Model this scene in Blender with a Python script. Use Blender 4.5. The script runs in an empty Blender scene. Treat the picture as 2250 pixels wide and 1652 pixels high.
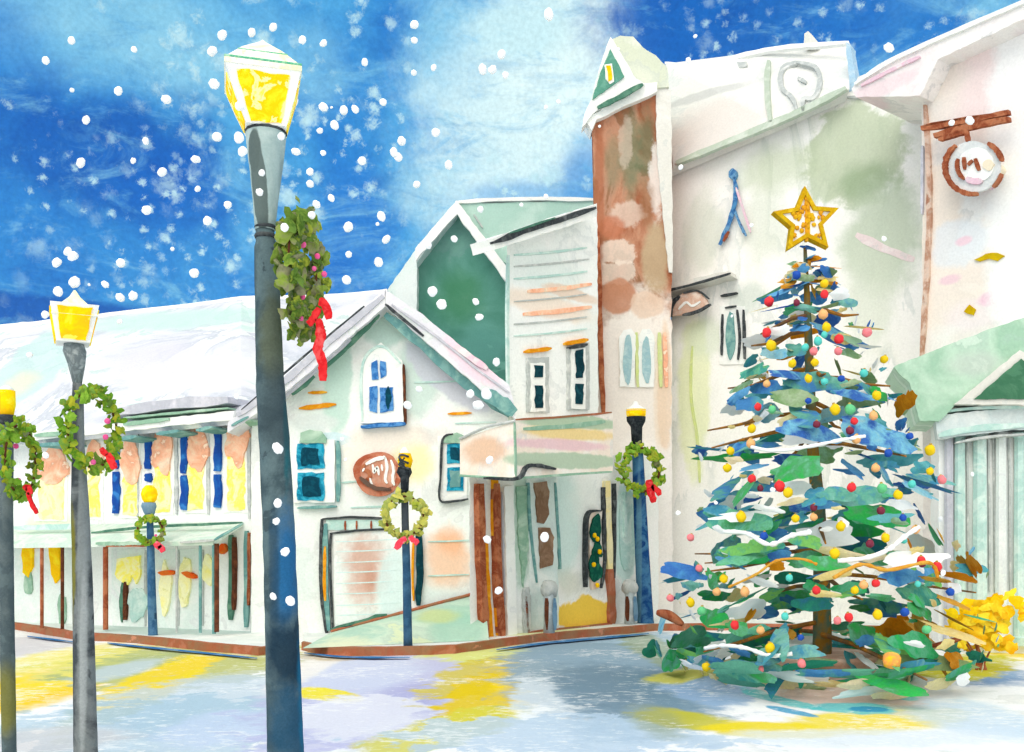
import bpy, bmesh, math, random
from mathutils import Vector, noise as mnoise
R = math.radians
rnd = random.Random(7)
TREE_SEED = 11
SC = bpy.context.scene
COL = SC.collection
# ---------------------------------------------------------------- camera model (levelled, shifted lens)
F, CX, HY, CZ = 2160.0, 1124.5, 1180.0, 1.7
PAVE = 0.12
def at(px, py, Y): return Vector(((px - CX) / F * Y, Y, CZ + (HY - py) / F * Y))
def gp(px, py, z=0.0):
    Y = (CZ - z) * F / (py - HY); return Vector(((px - CX) / F * Y, Y, z))
def lin(c):
    o = []
    for v in c:
        v = v / 255.0
        o.append(v / 12.92 if v <= .04045 else ((v + .055) / 1.055) ** 2.4)
    return (o[0], o[1], o[2], 1.0)
def mixc(a, b, t): return tuple(a[i] * (1 - t) + b[i] * t for i in range(3))
# ---------------------------------------------------------------- materials
class NT:
    def __init__(s, nt): s.nt = nt; s.n = nt.nodes; s.l = nt.links
    def new(s, t, **k):
        n = s.n.new(t)
        for a, b in k.items(): setattr(n, a, b)
        return n
    def link(s, a, b): s.l.new(a, b)
    def math(s, op, a, b=None, clamp=False):
        n = s.new('ShaderNodeMath', operation=op, use_clamp=clamp)
        for i, x in enumerate((a, b)):
            if x is None: continue
            if isinstance(x, (int, float)): n.inputs[i].default_value = x
            else: s.link(x, n.inputs[i])
        return n.outputs[0]
    def noise(s, vec, scale, detail=5, rough=.55, dist=0.0):
        n = s.new('ShaderNodeTexNoise')
        n.inputs['Scale'].default_value = scale; n.inputs['Detail'].default_value = detail
        n.inputs['Roughness'].default_value = rough; n.inputs['Distortion'].default_value = dist
        if vec is not None: s.link(vec, n.inputs['Vector'])
        return n.outputs['Fac']
    def ramp(s, fac, stops):
        n = s.new('ShaderNodeValToRGB'); cr = n.color_ramp
        while len(cr.elements) < len(stops): cr.elements.new(.5)
        for e, (p, c) in zip(cr.elements, sorted(stops, key=lambda q: q[0])):
            e.position = p; e.color = c
        s.link(fac, n.inputs[0]); return n.outputs[0]
    def mix(s, fac, a, b, mode='MIX'):
        n = s.new('ShaderNodeMix', data_type='RGBA', blend_type=mode)
        n.clamp_factor = True
        for i, x in ((0, fac), (6, a), (7, b)):
            if isinstance(x, (int, float)): n.inputs[i].default_value = x
            elif isinstance(x, tuple): n.inputs[i].default_value = x
            else: s.link(x, n.inputs[i])
        return n.outputs[2]
    def blob(s, vec, nz, base, b):
        """b = (centre, radii, rotation, colour, alpha, soft, rag): one patch of colour with a ragged rim"""
        c, r, rot, col, al, soft, rag = b
        m = s.new('ShaderNodeMapping', vector_type='TEXTURE')
        m.inputs['Location'].default_value = c; m.inputs['Rotation'].default_value = rot; m.inputs['Scale'].default_value = r
        s.link(vec, m.inputs['Vector'])
        ln = s.new('ShaderNodeVectorMath', operation='LENGTH'); s.link(m.outputs[0], ln.inputs[0])
        d = s.math('ADD', ln.outputs['Value'], s.math('MULTIPLY', nz, rag))
        mr = s.new('ShaderNodeMapRange', interpolation_type='SMOOTHSTEP')
        s.link(d, mr.inputs[0])
        mr.inputs[1].default_value = 1.0 + rag * .5; mr.inputs[2].default_value = 1.0 + rag * .5 - soft
        mr.inputs[3].default_value = 0; mr.inputs[4].default_value = al
        return s.mix(mr.outputs[0], base, lin(col) if len(col) == 3 else col)

MATS = {}
def wash(name, cols, scale=1.1, blobs=(), coord='pos', grain=.07, gscale=26, stretch=(1, 1, 1), island=0.0, dry=0.0,
         emit=0.0, trans=0.0, tide=.10, dist=.5, rough=.85, bump=0.0, bscale=2.2, spec=.08):
    if name in MATS: return MATS[name]
    m = bpy.data.materials.new(name); m.use_nodes = True
    t = NT(m.node_tree); t.n.clear()
    out = t.new('ShaderNodeOutputMaterial'); bs = t.new('ShaderNodeBsdfPrincipled'); t.link(bs.outputs[0], out.inputs[0])
    if coord == 'pos':
        g = t.new('ShaderNodeNewGeometry'); vec = g.outputs['Position']
    else:
        tc = t.new('ShaderNodeTexCoord'); oi = t.new('ShaderNodeObjectInfo')
        va = t.new('ShaderNodeVectorMath', operation='ADD'); vs = t.new('ShaderNodeVectorMath', operation='SCALE')
        cv = t.new('ShaderNodeCombineXYZ')
        for i in range(3): t.link(oi.outputs['Random'], cv.inputs[i])
        t.link(cv.outputs[0], vs.inputs[0]); vs.inputs['Scale'].default_value = 37.0
        t.link(tc.outputs['Object'], va.inputs[0]); t.link(vs.outputs[0], va.inputs[1]); vec = va.outputs[0]
    sv = vec
    if stretch != (1, 1, 1):
        mp = t.new('ShaderNodeMapping'); mp.inputs['Scale'].default_value = stretch; t.link(vec, mp.inputs['Vector']); sv = mp.outputs[0]
    nz = t.noise(sv, scale, 6, .6, dist)
    fac = nz
    if island > 0:
        g2 = t.new('ShaderNodeNewGeometry')
        k = t.math('MULTIPLY', g2.outputs['Random Per Island'], island)
        fac = t.math('ADD', k, t.math('MULTIPLY', t.math('SUBTRACT', nz, .5 * island), 1.0))
    lo, hi = (.33, .67) if not island else (.1, .9)
    if len(cols) == 1: col = lin(cols[0])
    else:
        st = []; n = len(cols)
        for i, c in enumerate(cols):
            p = lo + (hi - lo) * i / (n - 1)
            st.append((p, lin(c)))
            if tide and i < n - 1 and i % 2 == 0 and n <= 6:
                q = lo + (hi - lo) * (i + .55) / (n - 1)
                st.append((q, lin(mixc(c, (60, 90, 100), tide)))); st.append((q + .012, lin(mixc(c, cols[i + 1], .7))))
        col = t.ramp(fac, st)
    bn = t.noise(vec, bscale, 7, .62, .3)
    bz = t.math('SUBTRACT', bn, .5)
    for b in blobs: col = t.blob(vec, t.math('MULTIPLY', bz, 2.0), col if not isinstance(col, tuple) else t.mix(0.0, col, col), b)
    if dry:
        mp = t.new('ShaderNodeMapping'); mp.inputs['Scale'].default_value = (1.6, 3.2, 1); mp.inputs['Rotation'].default_value = (0, 0, R(14)); t.link(vec, mp.inputs['Vector'])
        dn_ = t.noise(mp.outputs[0], 3.6, 9, .74, .4); d2_ = t.noise(vec, .8, 3, .5)
        dm = t.new('ShaderNodeMapRange', interpolation_type='SMOOTHSTEP'); t.link(t.math('ADD', dn_, t.math('MULTIPLY', d2_, .55)), dm.inputs[0]); dm.inputs[1].default_value = .82; dm.inputs[2].default_value = .92; dm.inputs[4].default_value = dry
        col = t.mix(dm.outputs[0], col, lin((250, 250, 247)))
    gn = t.noise(vec, gscale, 3, .7)
    gr = t.ramp(gn, [(.25, (1 - grain * 1.5,) * 3 + (1,)), (.75, (1 + grain * .6,) * 3 + (1,))])
    col = t.mix(1.0, col, gr, 'MULTIPLY')
    t.link(col, bs.inputs['Base Color'])
    bs.inputs['Roughness'].default_value = rough; bs.inputs['Specular IOR Level'].default_value = spec
    if emit:
        t.link(col, bs.inputs['Emission Color']); bs.inputs['Emission Strength'].default_value = emit
    if trans:
        tr = t.new('ShaderNodeBsdfTranslucent'); t.link(col, tr.inputs['Color']); mx = t.new('ShaderNodeMixShader'); mx.inputs[0].default_value = trans
        t.link(bs.outputs[0], mx.inputs[1]); t.link(tr.outputs[0], mx.inputs[2]); t.link(mx.outputs[0], out.inputs[0])
    if bump:
        bp = t.new('ShaderNodeBump'); bp.inputs['Strength'].default_value = bump; bp.inputs['Distance'].default_value = .05
        t.link(gn, bp.inputs['Height']); t.link(bp.outputs[0], bs.inputs['Normal'])
    MATS[name] = m; return m
BIG = 60.0
def fb(px, py, rx, ry, col, a=.8, soft=.5, Y=16.3, rot=0, rag=.5):
    c = at(px, py, Y); return (c, (rx * Y / F, BIG, ry * Y / F), (0, R(rot), 0), col, a, soft, rag)
def gb(px, py, rx, ry, col, a=.85, soft=.6, rag=.6):
    y0, y1 = gp(px, py + ry).y, gp(px, py - ry).y; Y = (y0 + y1) / 2; c = Vector(((px - CX) / F * Y, Y, 0))
    return (c, (rx * Y / F, (y1 - y0) / 2, BIG), (0, 0, 0), col, a, soft, rag)
def gs(x1, y1, x2, y2, w, col, a=.85, soft=.5, rag=.7):
    p, q = gp(x1, y1), gp(x2, y2); c = (p + q) / 2; d = q - p; an = math.atan2(d.y, d.x)
    wr = w * (c.y ** 2 / (CZ * F) * abs(math.cos(an)) + c.y / F * abs(math.sin(an)))
    return (c, (d.length / 2, wr, BIG), (0, 0, an), col, a, soft, rag)
# ---------------------------------------------------------------- mesh builder
class MB:
    def __init__(s): s.v = []; s.f = []; s.m = []
    def add(s, vs, fs, mi=0):
        b = len(s.v); s.v += [Vector(v) for v in vs]
        for f in fs: s.f.append([b + i for i in f]); s.m.append(mi)
        return s
    def prism(s, a, b, mi=0):
        n = len(a)
        return s.add(list(a) + list(b), [list(range(n)), list(range(2 * n - 1, n - 1, -1))] + [[i, n + i, n + (i + 1) % n, (i + 1) % n] for i in range(n)], mi)
    def strip(s, L, Rr, bl, br, mi=0):
        n = len(L); vs = L + Rr + bl + br; fs = []
        for i in range(n - 1):
            fs += [[i, i + 1, n + i + 1, n + i], [2 * n + i, 3 * n + i, 3 * n + i + 1, 2 * n + i + 1],
                   [i, 2 * n + i, 2 * n + i + 1, i + 1], [n + i, n + i + 1, 3 * n + i + 1, 3 * n + i]]
        fs += [[0, n, 3 * n, 2 * n], [n - 1, 3 * n - 1, 4 * n - 1, 2 * n - 1]]
        return s.add(vs, fs, mi)
    def rings(s, rings, cap=True, mi=0):
        n = len(rings[0]); vs = [p for r in rings for p in r]; fs = []
        for k in range(len(rings) - 1):
            for i in range(n):
                j = (i + 1) % n; fs.append([k * n + i, k * n + j, (k + 1) * n + j, (k + 1) * n + i])
        if cap: fs += [list(range(n))[::-1], list(range((len(rings) - 1) * n, len(rings) * n))]
        return s.add(vs, fs, mi)
    def tube(s, pts, rad, n=8, mi=0):
        pts = [Vector(p) for p in pts]; rs = []
        for i, p in enumerate(pts):
            d = (pts[min(i + 1, len(pts) - 1)] - pts[max(i - 1, 0)]).normalized()
            a = d.cross(Vector((0, 0, 1))) if abs(d.z) < .95 else d.cross(Vector((1, 0, 0)))
            a.normalize(); b = d.cross(a); r = rad[i] if isinstance(rad, (list, tuple)) else rad
            rs.append([p + (a * math.cos(2 * math.pi * k / n) + b * math.sin(2 * math.pi * k / n)) * r for k in range(n)])
        return s.rings(rs, True, mi)
    def lump(s, c, ax, mi=0, rough=.18, n1=8, n2=5, seed=None):
        """irregular rounded lump; ax = three half-axis vectors"""
        sd = Vector((rnd.random() * 90, rnd.random() * 90, rnd.random() * 90)); vs = []; fs = []
        c = Vector(c)
        def P(u):
            k = 1 + rough * 2 * mnoise.noise(u * 1.7 + sd); return c + (ax[0] * u.x + ax[1] * u.y + ax[2] * u.z) * k
        vs.append(P(Vector((0, 0, 1))))
        for i in range(1, n2):
            th = math.pi * i / n2
            for k in range(n1):
                ph = 2 * math.pi * k / n1; vs.append(P(Vector((math.sin(th) * math.cos(ph), math.sin(th) * math.sin(ph), math.cos(th)))))
        vs.append(P(Vector((0, 0, -1)))); L = len(vs) - 1
        for k in range(n1): fs.append([0, 1 + k, 1 + (k + 1) % n1])
        for i in range(n2 - 2):
            for k in range(n1):
                a = 1 + i * n1 + k; b = 1 + i * n1 + (k + 1) % n1; fs.append([a, a + n1, b + n1, b])
        for k in range(n1): fs.append([L, 1 + (n2 - 2) * n1 + (k + 1) % n1, 1 + (n2 - 2) * n1 + k])
        return s.add(vs, fs, mi)
    def ball(s, c, r, mi=0, rough=.06): return s.lump(c, (Vector((r, 0, 0)), Vector((0, r, 0)), Vector((0, 0, r))), mi, rough, 10, 7)
    def dab(s, c, U, V, N, mi=0, n=16, rough=.3):
        """brush-dab shaped leaf clump: ragged outline, slightly domed"""
        sd = rnd.random() * 99; ring = []
        for k in range(n):
            a = 2 * math.pi * k / n; rr = 1 + rough * 2.1 * mnoise.noise(Vector((math.cos(a) * 1.3, math.sin(a) * 1.3, sd))) + rough * .8 * mnoise.noise(Vector((math.cos(a) * 4, math.sin(a) * 4, sd)))
            ring.append(c + U * math.cos(a) * rr + V * math.sin(a) * rr + N * .15 * mnoise.noise(Vector((math.cos(a), math.sin(a), sd + 5))))
        return s.add([c + N] + ring + [c - N * .6], [[0, 1 + k, 1 + (k + 1) % n] for k in range(n)] + [[n + 1, 1 + (k + 1) % n, 1 + k] for k in range(n)], mi)
    def build(s, name, mats, parent=None, origin=None, smooth=False):
        if not isinstance(mats, (list, tuple)): mats = [mats]
        if parent is not None:
            o0 = Vector((0, 0, 0)); p = parent
            while p is not None: o0 = o0 + p.location; p = p.parent
        else: o0 = Vector(origin) if origin is not None else Vector((0, 0, 0))
        me = bpy.data.meshes.new(name); me.from_pydata([tuple(v - o0) for v in s.v], [], s.f)
        for x in mats: me.materials.append(x)
        for p, mi in zip(me.polygons, s.m): p.material_index = mi
        bm = bmesh.new(); bm.from_mesh(me); bmesh.ops.recalc_face_normals(bm, faces=bm.faces)
        if smooth:
            for f in bm.faces: f.smooth = True
        bm.to_mesh(me); bm.free(); me.update()
        o = bpy.data.objects.new(name, me); COL.objects.link(o)
        if parent is not None: o.parent = parent
        else: o.location = o0
        return o
def tag(o, label, cat=None, group=None, kind=None):
    if label: o['label'] = label
    if cat: o['category'] = cat
    if group: o['group'] = group
    if kind: o['kind'] = kind
    return o
def thing(name, loc, label, cat, group=None):
    o = bpy.data.objects.new(name, None); COL.objects.link(o); o.location = loc; o.empty_display_size = .2
    return tag(o, label, cat, group)
def struct(name, mb, mat, smooth=False): return tag(mb.build(name, mat, smooth=smooth), None, kind='structure')

SEED = [0.0]
def wob_poly(pts, a=1.5, seg=9.0):
    out = []; SEED[0] += 3.17; sd = SEED[0]; n = len(pts); acc = 0
    for i in range(n):
        p, q = pts[i], pts[(i + 1) % n]; L = math.hypot(q[0] - p[0], q[1] - p[1]); k = max(1, int(L / seg))
        for j in range(k):
            t = j / k; x = p[0] + (q[0] - p[0]) * t; y = p[1] + (q[1] - p[1]) * t
            out.append((x + a * 1.7 * mnoise.noise(Vector((x * .06, y * .06, sd))), y + a * 1.7 * mnoise.noise(Vector((x * .06, y * .06, sd + 40)))))
    return out
def blob_poly(px, py, rx, ry, rough=.14, n=22, rot=0):
    SEED[0] += 2.3; out = []
    for k in range(n):
        a = 2 * math.pi * k / n; r = 1 + rough * 2 * mnoise.noise(Vector((math.cos(a) * 1.2, math.sin(a) * 1.2, SEED[0]))) + rough * .7 * mnoise.noise(Vector((math.cos(a) * 4, math.sin(a) * 4, SEED[0])))
        x, y = rx * r * math.cos(a), ry * r * math.sin(a); c, s_ = math.cos(R(rot)), math.sin(R(rot)); out.append((px + x * c - y * s_, py + x * s_ + y * c))
    return out
def catmull(pts, k=5):
    if len(pts) < 3: 
        p, q = pts; n = max(2, int(math.hypot(q[0] - p[0], q[1] - p[1]) / 9)); return [(p[0] + (q[0] - p[0]) * i / n, p[1] + (q[1] - p[1]) * i / n) for i in range(n + 1)]
    P = [pts[0]] + list(pts) + [pts[-1]]; out = []
    for i in range(1, len(P) - 2):
        for j in range(k):
            t = j / k
            out.append(tuple(.5 * ((2 * P[i][d]) + (-P[i - 1][d] + P[i + 1][d]) * t + (2 * P[i - 1][d] - 5 * P[i][d] + 4 * P[i + 1][d] - P[i + 2][d]) * t * t + (-P[i - 1][d] + 3 * P[i][d] - 3 * P[i + 1][d] + P[i + 2][d]) * t ** 3) for d in (0, 1)))
    out.append(pts[-1]); return out
class Wall:
    def __init__(s, xa, Ya, xb, Yb):
        A, B = at(xa, HY, Ya), at(xb, HY, Yb); s.A = A; u = B - A; u.z = 0; u.normalize(); s.u = u; s.n = Vector((u.y, -u.x, 0))
        if s.n.dot(-A) < 0: s.n = -s.n
    def hit(s, px, py, off=0.0):
        d = Vector(((px - CX) / F, 1, (HY - py) / F)); o = Vector((0, 0, CZ)); P = s.A + s.n * off
        return o + d * ((P - o).dot(s.n) / d.dot(s.n))
    def ptz(s, px, z, off=0.0):
        p = s.hit(px, HY, off); return Vector((p.x, p.y, z))
    def poly(s, pts, off=.03, t=None, wob=1.5, mb=None, mi=0, seg=9, dirv=None):
        mb = mb or MB(); t = off + .012 if t is None else t
        pp = wob_poly(pts, wob, seg) if wob else pts
        a = [s.hit(x, y, off) for x, y in pp]; dv = -s.n if dirv is None else Vector(dirv).normalized(); return mb.prism(a, [p + dv * t for p in a], mi)
    def mass(s, pts, depth, wob=2.0, dirv=None): return s.poly(pts, 0, depth, wob, dirv=dirv)
    def stroke(s, pts, w, off=.03, mb=None, mi=0, taper=.55, t=None, rag=.22):
        mb = mb or MB(); t = off + .012 if t is None else t; c = catmull(pts); n = len(c); SEED[0] += 1.9; L = []; Q = []
        for i, (x, y) in enumerate(c):
            a, b = c[max(i - 1, 0)], c[min(i + 1, n - 1)]; dx, dy = b[0] - a[0], b[1] - a[1]; l = math.hypot(dx, dy) or 1; nx, ny = -dy / l, dx / l
            e = min(i, n - 1 - i) / max(1, (n - 1) / 2.0); ww = w / 2 * (taper + (1 - taper) * min(1, e * 3.0))
            L.append((x + nx * ww * (1 + rag * 2 * mnoise.noise(Vector((i * .55, SEED[0], 0)))), y + ny * ww * (1 + rag * 2 * mnoise.noise(Vector((i * .55, SEED[0], 0))))))
            Q.append((x - nx * ww * (1 + rag * 2 * mnoise.noise(Vector((i * .55, SEED[0], 9)))), y - ny * ww * (1 + rag * 2 * mnoise.noise(Vector((i * .55, SEED[0], 9))))))
        l3 = [s.hit(x, y, off) for x, y in L]; r3 = [s.hit(x, y, off) for x, y in Q]
        return mb.strip(l3, r3, [p - s.n * t for p in l3], [p - s.n * t for p in r3], mi)
    def blob(s, px, py, rx, ry, off=.03, rough=.14, mb=None, mi=0, rot=0, t=None):
        return s.poly(blob_poly(px, py, rx, ry, rough, 22, rot), off, t, 0, mb, mi)
def rect(x0, y0, x1, y1): return [(x0, y0), (x1, y0), (x1, y1), (x0, y1)]

# ---------------------------------------------------------------- palette
WHITE = wash('snow white paint', [(250, 250, 246), (243, 245, 240), (250, 250, 247)], 2.0, grain=.04)
FLAKE = wash('snowflake', [(252, 252, 250), (244, 246, 248)], 9.0, coord='obj', grain=.03, emit=.12)  # weak emission flattens the shading on the flakes
TAN = wash('tan flake', [(205, 175, 140), (180, 150, 120)], 9.0, coord='obj')
BLUE = wash('shutter blue', [(60, 130, 205), (35, 95, 175), (30, 75, 160), (50, 118, 195)], 3.0)
YEL = wash('lit window yellow', [(251, 244, 150), (252, 238, 100), (249, 244, 184), (251, 234, 96)], 3.2, emit=.12)
PALEYEL = wash('pale yellow glass', [(246, 240, 165), (244, 242, 195), (246, 236, 140)], 3.0, emit=.1)
GOLD = wash('gold yellow', [(250, 210, 20), (246, 190, 10), (252, 222, 40)], 4.0, emit=.08)
PEACH = wash('peach curtain', [(250, 218, 190), (248, 200, 168), (244, 176, 142), (252, 226, 202)], 3.5, emit=.08)
ORANGE = wash('orange paint', [(250, 120, 40), (245, 85, 25)], 5)
OCHRE = wash('ochre board', [(240, 165, 30), (225, 140, 20), (246, 185, 60)], 6)
BRN = wash('brick brown', [(165, 95, 65), (140, 70, 45), (185, 115, 80), (150, 80, 50)], 4)
DBRN = wash('dark brown', [(110, 60, 40), (85, 50, 35), (130, 75, 50)], 5)
KERBM = wash('kerb brown', [(190, 120, 92), (170, 100, 72), (160, 115, 85), (205, 140, 112)], 2.2)
GREY = wash('charcoal line', [(75, 80, 82), (55, 60, 64), (110, 115, 115)], 6)
LGREY = wash('light grey', [(205, 208, 205), (180, 186, 184), (222, 224, 220)], 4)
TEALP = wash('pale teal', [(200, 228, 220), (178, 214, 206), (216, 236, 228), (186, 220, 212)], 2.2)
TEALM = wash('mid teal', [(130, 175, 170), (100, 150, 150), (155, 195, 185)], 3)
SAGE = wash('sage green', [(165, 200, 175), (140, 180, 155), (190, 215, 195)], 2.5)
DGRN = wash('deep green', [(95, 140, 118), (72, 118, 100), (120, 160, 135)], 3)
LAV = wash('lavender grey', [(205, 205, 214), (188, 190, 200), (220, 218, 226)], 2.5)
PINK = wash('pale pink', [(240, 215, 222), (232, 195, 210), (246, 232, 232)], 3)
AQUA = wash('window aqua', [(25, 150, 185), (60, 175, 205), (20, 125, 160), (45, 165, 195)], 5)
INK = wash('dark window', [(12, 75, 95), (10, 60, 80), (18, 95, 115)], 6)
NAVY = wash('window navy', [(15, 65, 75), (10, 50, 62), (30, 85, 95)], 6)
WBLUE = wash('window blue', [(70, 135, 205), (45, 105, 175), (95, 155, 215), (55, 120, 190)], 7)
CREAM = wash('cream', [(248, 236, 190), (242, 225, 160)], 3)

# ---------------------------------------------------------------- world: daylight sky with painted-looking broken cloud
W = bpy.data.worlds.new("World"); SC.world = W; W.use_nodes = True
t = NT(W.node_tree); t.n.clear()
SUN_EL, SUN_AZ = R(42), R(205)
wo = t.new('ShaderNodeOutputWorld'); bg = t.new('ShaderNodeBackground'); t.link(bg.outputs[0], wo.inputs[0])
STR = .1; bg.inputs['Strength'].default_value = STR
nis = t.new('ShaderNodeTexSky', sky_type='NISHITA'); nis.sun_disc = False; nis.sun_elevation = SUN_EL; nis.sun_rotation = SUN_AZ
tc = t.new('ShaderNodeTexCoord'); vec = tc.outputs['Generated']
n1 = t.noise(vec, 5.0, 8, .62, .8)
col = t.ramp(n1, [(.25, lin((36, 120, 212))), (.42, lin((62, 150, 226))), (.55, lin((84, 168, 232))), (.72, lin((150, 208, 244)))])
nzb = t.math('MULTIPLY', t.math('SUBTRACT', t.noise(vec, 9.0, 9, .68, .6), .5), 2.0)
def sb(px, py, rx, ry, c, a=.8, soft=.9, rag=.8):
    d = Vector(((px - CX) / F, 1, (HY - py) / F)); l = d.length; d.normalize()
    return (d, (rx / F / l, 3.0, ry / F / l), (0, 0, 0), c, a, soft, rag)
for b in [sb(320, 70, 330, 110, (158, 212, 242), .85, .9), sb(640, 40, 220, 90, (96, 178, 235), .6), sb(150, 150, 120, 60, (110, 185, 236), .5),
          sb(30, 330, 110, 330, (40, 122, 212), .5), sb(250, 340, 210, 130, (6, 84, 186), .85), sb(430, 420, 180, 90, (16, 102, 204), .7), sb(380, 590, 360, 90, (42, 128, 216), .5),
          sb(130, 690, 330, 36, (8, 78, 180), .85, .6), sb(790, 540, 90, 180, (24, 108, 212), .65), sb(760, 220, 90, 130, (30, 122, 212), .6), sb(690, 640, 140, 60, (28, 112, 212), .6),
          sb(700, 150, 60, 80, (140, 200, 240), .6), sb(545, 380, 50, 220, (100, 180, 236), .55),
          sb(890, 75, 95, 75, (24, 110, 205), .7), sb(1000, 110, 120, 130, (140, 204, 242), .85), sb(990, 420, 130, 60, (150, 208, 243), .7),
          sb(1130, 270, 220, 260, (240, 252, 258), .97, 1.1), sb(1250, 110, 170, 190, (254, 260, 262), .97, 1.0), sb(1130, 60, 120, 60, (222, 244, 254), .85),
          sb(1280, 420, 50, 100, (64, 148, 226), .7), sb(1150, 430, 110, 30, (90, 165, 232), .6),
          sb(1660, 40, 290, 110, (8, 92, 190), .92, .6), sb(1500, 30, 120, 110, (8, 98, 196), .7), sb(1990, 40, 230, 90, (34, 116, 208), .8, .7), sb(2190, 20, 60, 60, (120, 190, 238), .7)]:
    col = t.blob(vec, nzb, col, b)
# wind-drawn streaks
for rot_, sc_, lo_, hi_, c_, al_ in ((R(28), 1.0, .52, .74, (150, 210, 245), .75), (R(-18), 1.7, .54, .76, (120, 190, 240), .6), (R(35), 1.3, .50, .72, (12, 86, 190), .55)):
    mp = t.new('ShaderNodeMapping'); mp.inputs['Rotation'].default_value = (0, rot_, 0); mp.inputs['Scale'].default_value = (9 * sc_, 9 * sc_, 24 * sc_); mp.inputs['Location'].default_value = (rot_ * 9, 3, 0); t.link(vec, mp.inputs['Vector'])
    k_ = t.new('ShaderNodeMapRange', interpolation_type='SMOOTHSTEP'); t.link(t.noise(mp.outputs[0], 1.0, 8, .66, .9), k_.inputs[0]); k_.inputs[1].default_value = lo_; k_.inputs[2].default_value = hi_; k_.inputs[4].default_value = al_
    col = t.mix(k_.outputs[0], col, lin(c_)) if c_[0] > 50 else t.mix(k_.outputs[0], col, lin((150, 190, 225)), 'MULTIPLY')
# feathered snow blooms
for sc_, th, mscale, rag in ((26.0, .34, 4.2, .15), (44.0, .36, 6.0, .17), (70.0, .34, 8.0, .18)):
    vo = t.new('ShaderNodeTexVoronoi'); vo.inputs['Scale'].default_value = sc_; t.link(vec, vo.inputs['Vector']); vo.inputs['Randomness'].default_value = 1
    fz = t.noise(vec, sc_ * 3.2, 6, .75, .4)
    dd = t.math('ADD', vo.outputs['Distance'], t.math('MULTIPLY', t.math('SUBTRACT', fz, .5), rag * 6))
    mk = t.new('ShaderNodeMapRange', interpolation_type='SMOOTHSTEP'); t.link(dd, mk.inputs[0]); mk.inputs[1].default_value = th; mk.inputs[2].default_value = .02; mk.inputs[4].default_value = .9
    rg = t.new('ShaderNodeMapRange'); t.link(t.noise(vec, mscale, 3, .5), rg.inputs[0]); rg.inputs[1].default_value = .46; rg.inputs[2].default_value = .6
    col = t.mix(t.math('MULTIPLY', mk.outputs[0], rg.outputs[0]), col, lin((214, 239, 251)))
mt_ = t.ramp(t.noise(vec, 17.0, 9, .72, 1.2), [(.3, (.62, .78, .9, 1)), (.5, (1, 1, 1, 1)), (.68, (1.35, 1.16, 1.06, 1))])
bw = t.new('ShaderNodeRGBToBW'); t.link(col, bw.inputs[0]); mm_ = t.new('ShaderNodeMapRange'); t.link(bw.outputs[0], mm_.inputs[0]); mm_.inputs[1].default_value = .35; mm_.inputs[2].default_value = .8; mm_.inputs[3].default_value = .85; mm_.inputs[4].default_value = .06
col = t.mix(mm_.outputs[0], col, mt_, 'MULTIPLY')
col = t.mix(1.0, col, (.93, 1.08, 1.03, 1.0), 'MULTIPLY')
col = t.mix(.05, col, lin((96, 190, 244)))
gr = t.ramp(t.noise(vec, 260, 2, .6), [(.3, (.9, .9, .9, 1)), (.7, (1.06, 1.06, 1.06, 1))])
col = t.mix(1.0, col, gr, 'MULTIPLY')
# unseen white cloud added overhead and behind the viewer as neutral fill light
nz2 = t.math('MULTIPLY', t.math('SUBTRACT', t.noise(vec, 2.5, 5, .5), .5), 2.0)
FILL_CLOUD = 1.42
col = t.blob(vec, nz2, col, (Vector((0, -1.0, .9)), (1.9, 1.45, 1.3), (0, 0, 0), (FILL_CLOUD, FILL_CLOUD * .975, FILL_CLOUD * .915, 1), 1.0, .35, .15))
sk = t.new('ShaderNodeVectorMath', operation='SCALE'); t.link(col, sk.inputs[0]); sk.inputs['Scale'].default_value = 1 / STR
fin = t.mix(.92, nis.outputs[0], sk.outputs[0]); t.link(fin, bg.inputs['Color'])
sun = bpy.data.lights.new('sun', 'SUN'); sun.energy = 1.15; sun.angle = R(40); sun.color = (1, .965, .9)
so = bpy.data.objects.new('sun', sun); COL.objects.link(so)
sd = Vector((math.sin(SUN_AZ) * math.cos(SUN_EL), math.cos(SUN_AZ) * math.cos(SUN_EL), math.sin(SUN_EL)))
so.rotation_euler = sd.to_track_quat('Z', 'Y').to_euler()
# ---------------------------------------------------------------- camera
cam = bpy.data.cameras.new('camera'); co = bpy.data.objects.new('camera', cam); COL.objects.link(co); SC.camera = co
co.location = (0, 0, CZ); co.rotation_euler = (R(90), 0, 0)
cam.sensor_width = 36; cam.lens = 36 * F / 2249; cam.shift_y = (HY - 826) / 2249; cam.clip_end = 3000; cam.clip_start = .05
SC.cycles.max_bounces = 5; SC.cycles.diffuse_bounces = 4; SC.cycles.glossy_bounces = 1; SC.cycles.use_adaptive_sampling = True; SC.cycles.adaptive_threshold = .03
SC.view_settings.view_transform = 'Standard'; SC.view_settings.look = 'None'; SC.view_settings.exposure = 0; SC.view_settings.gamma = 1

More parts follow.
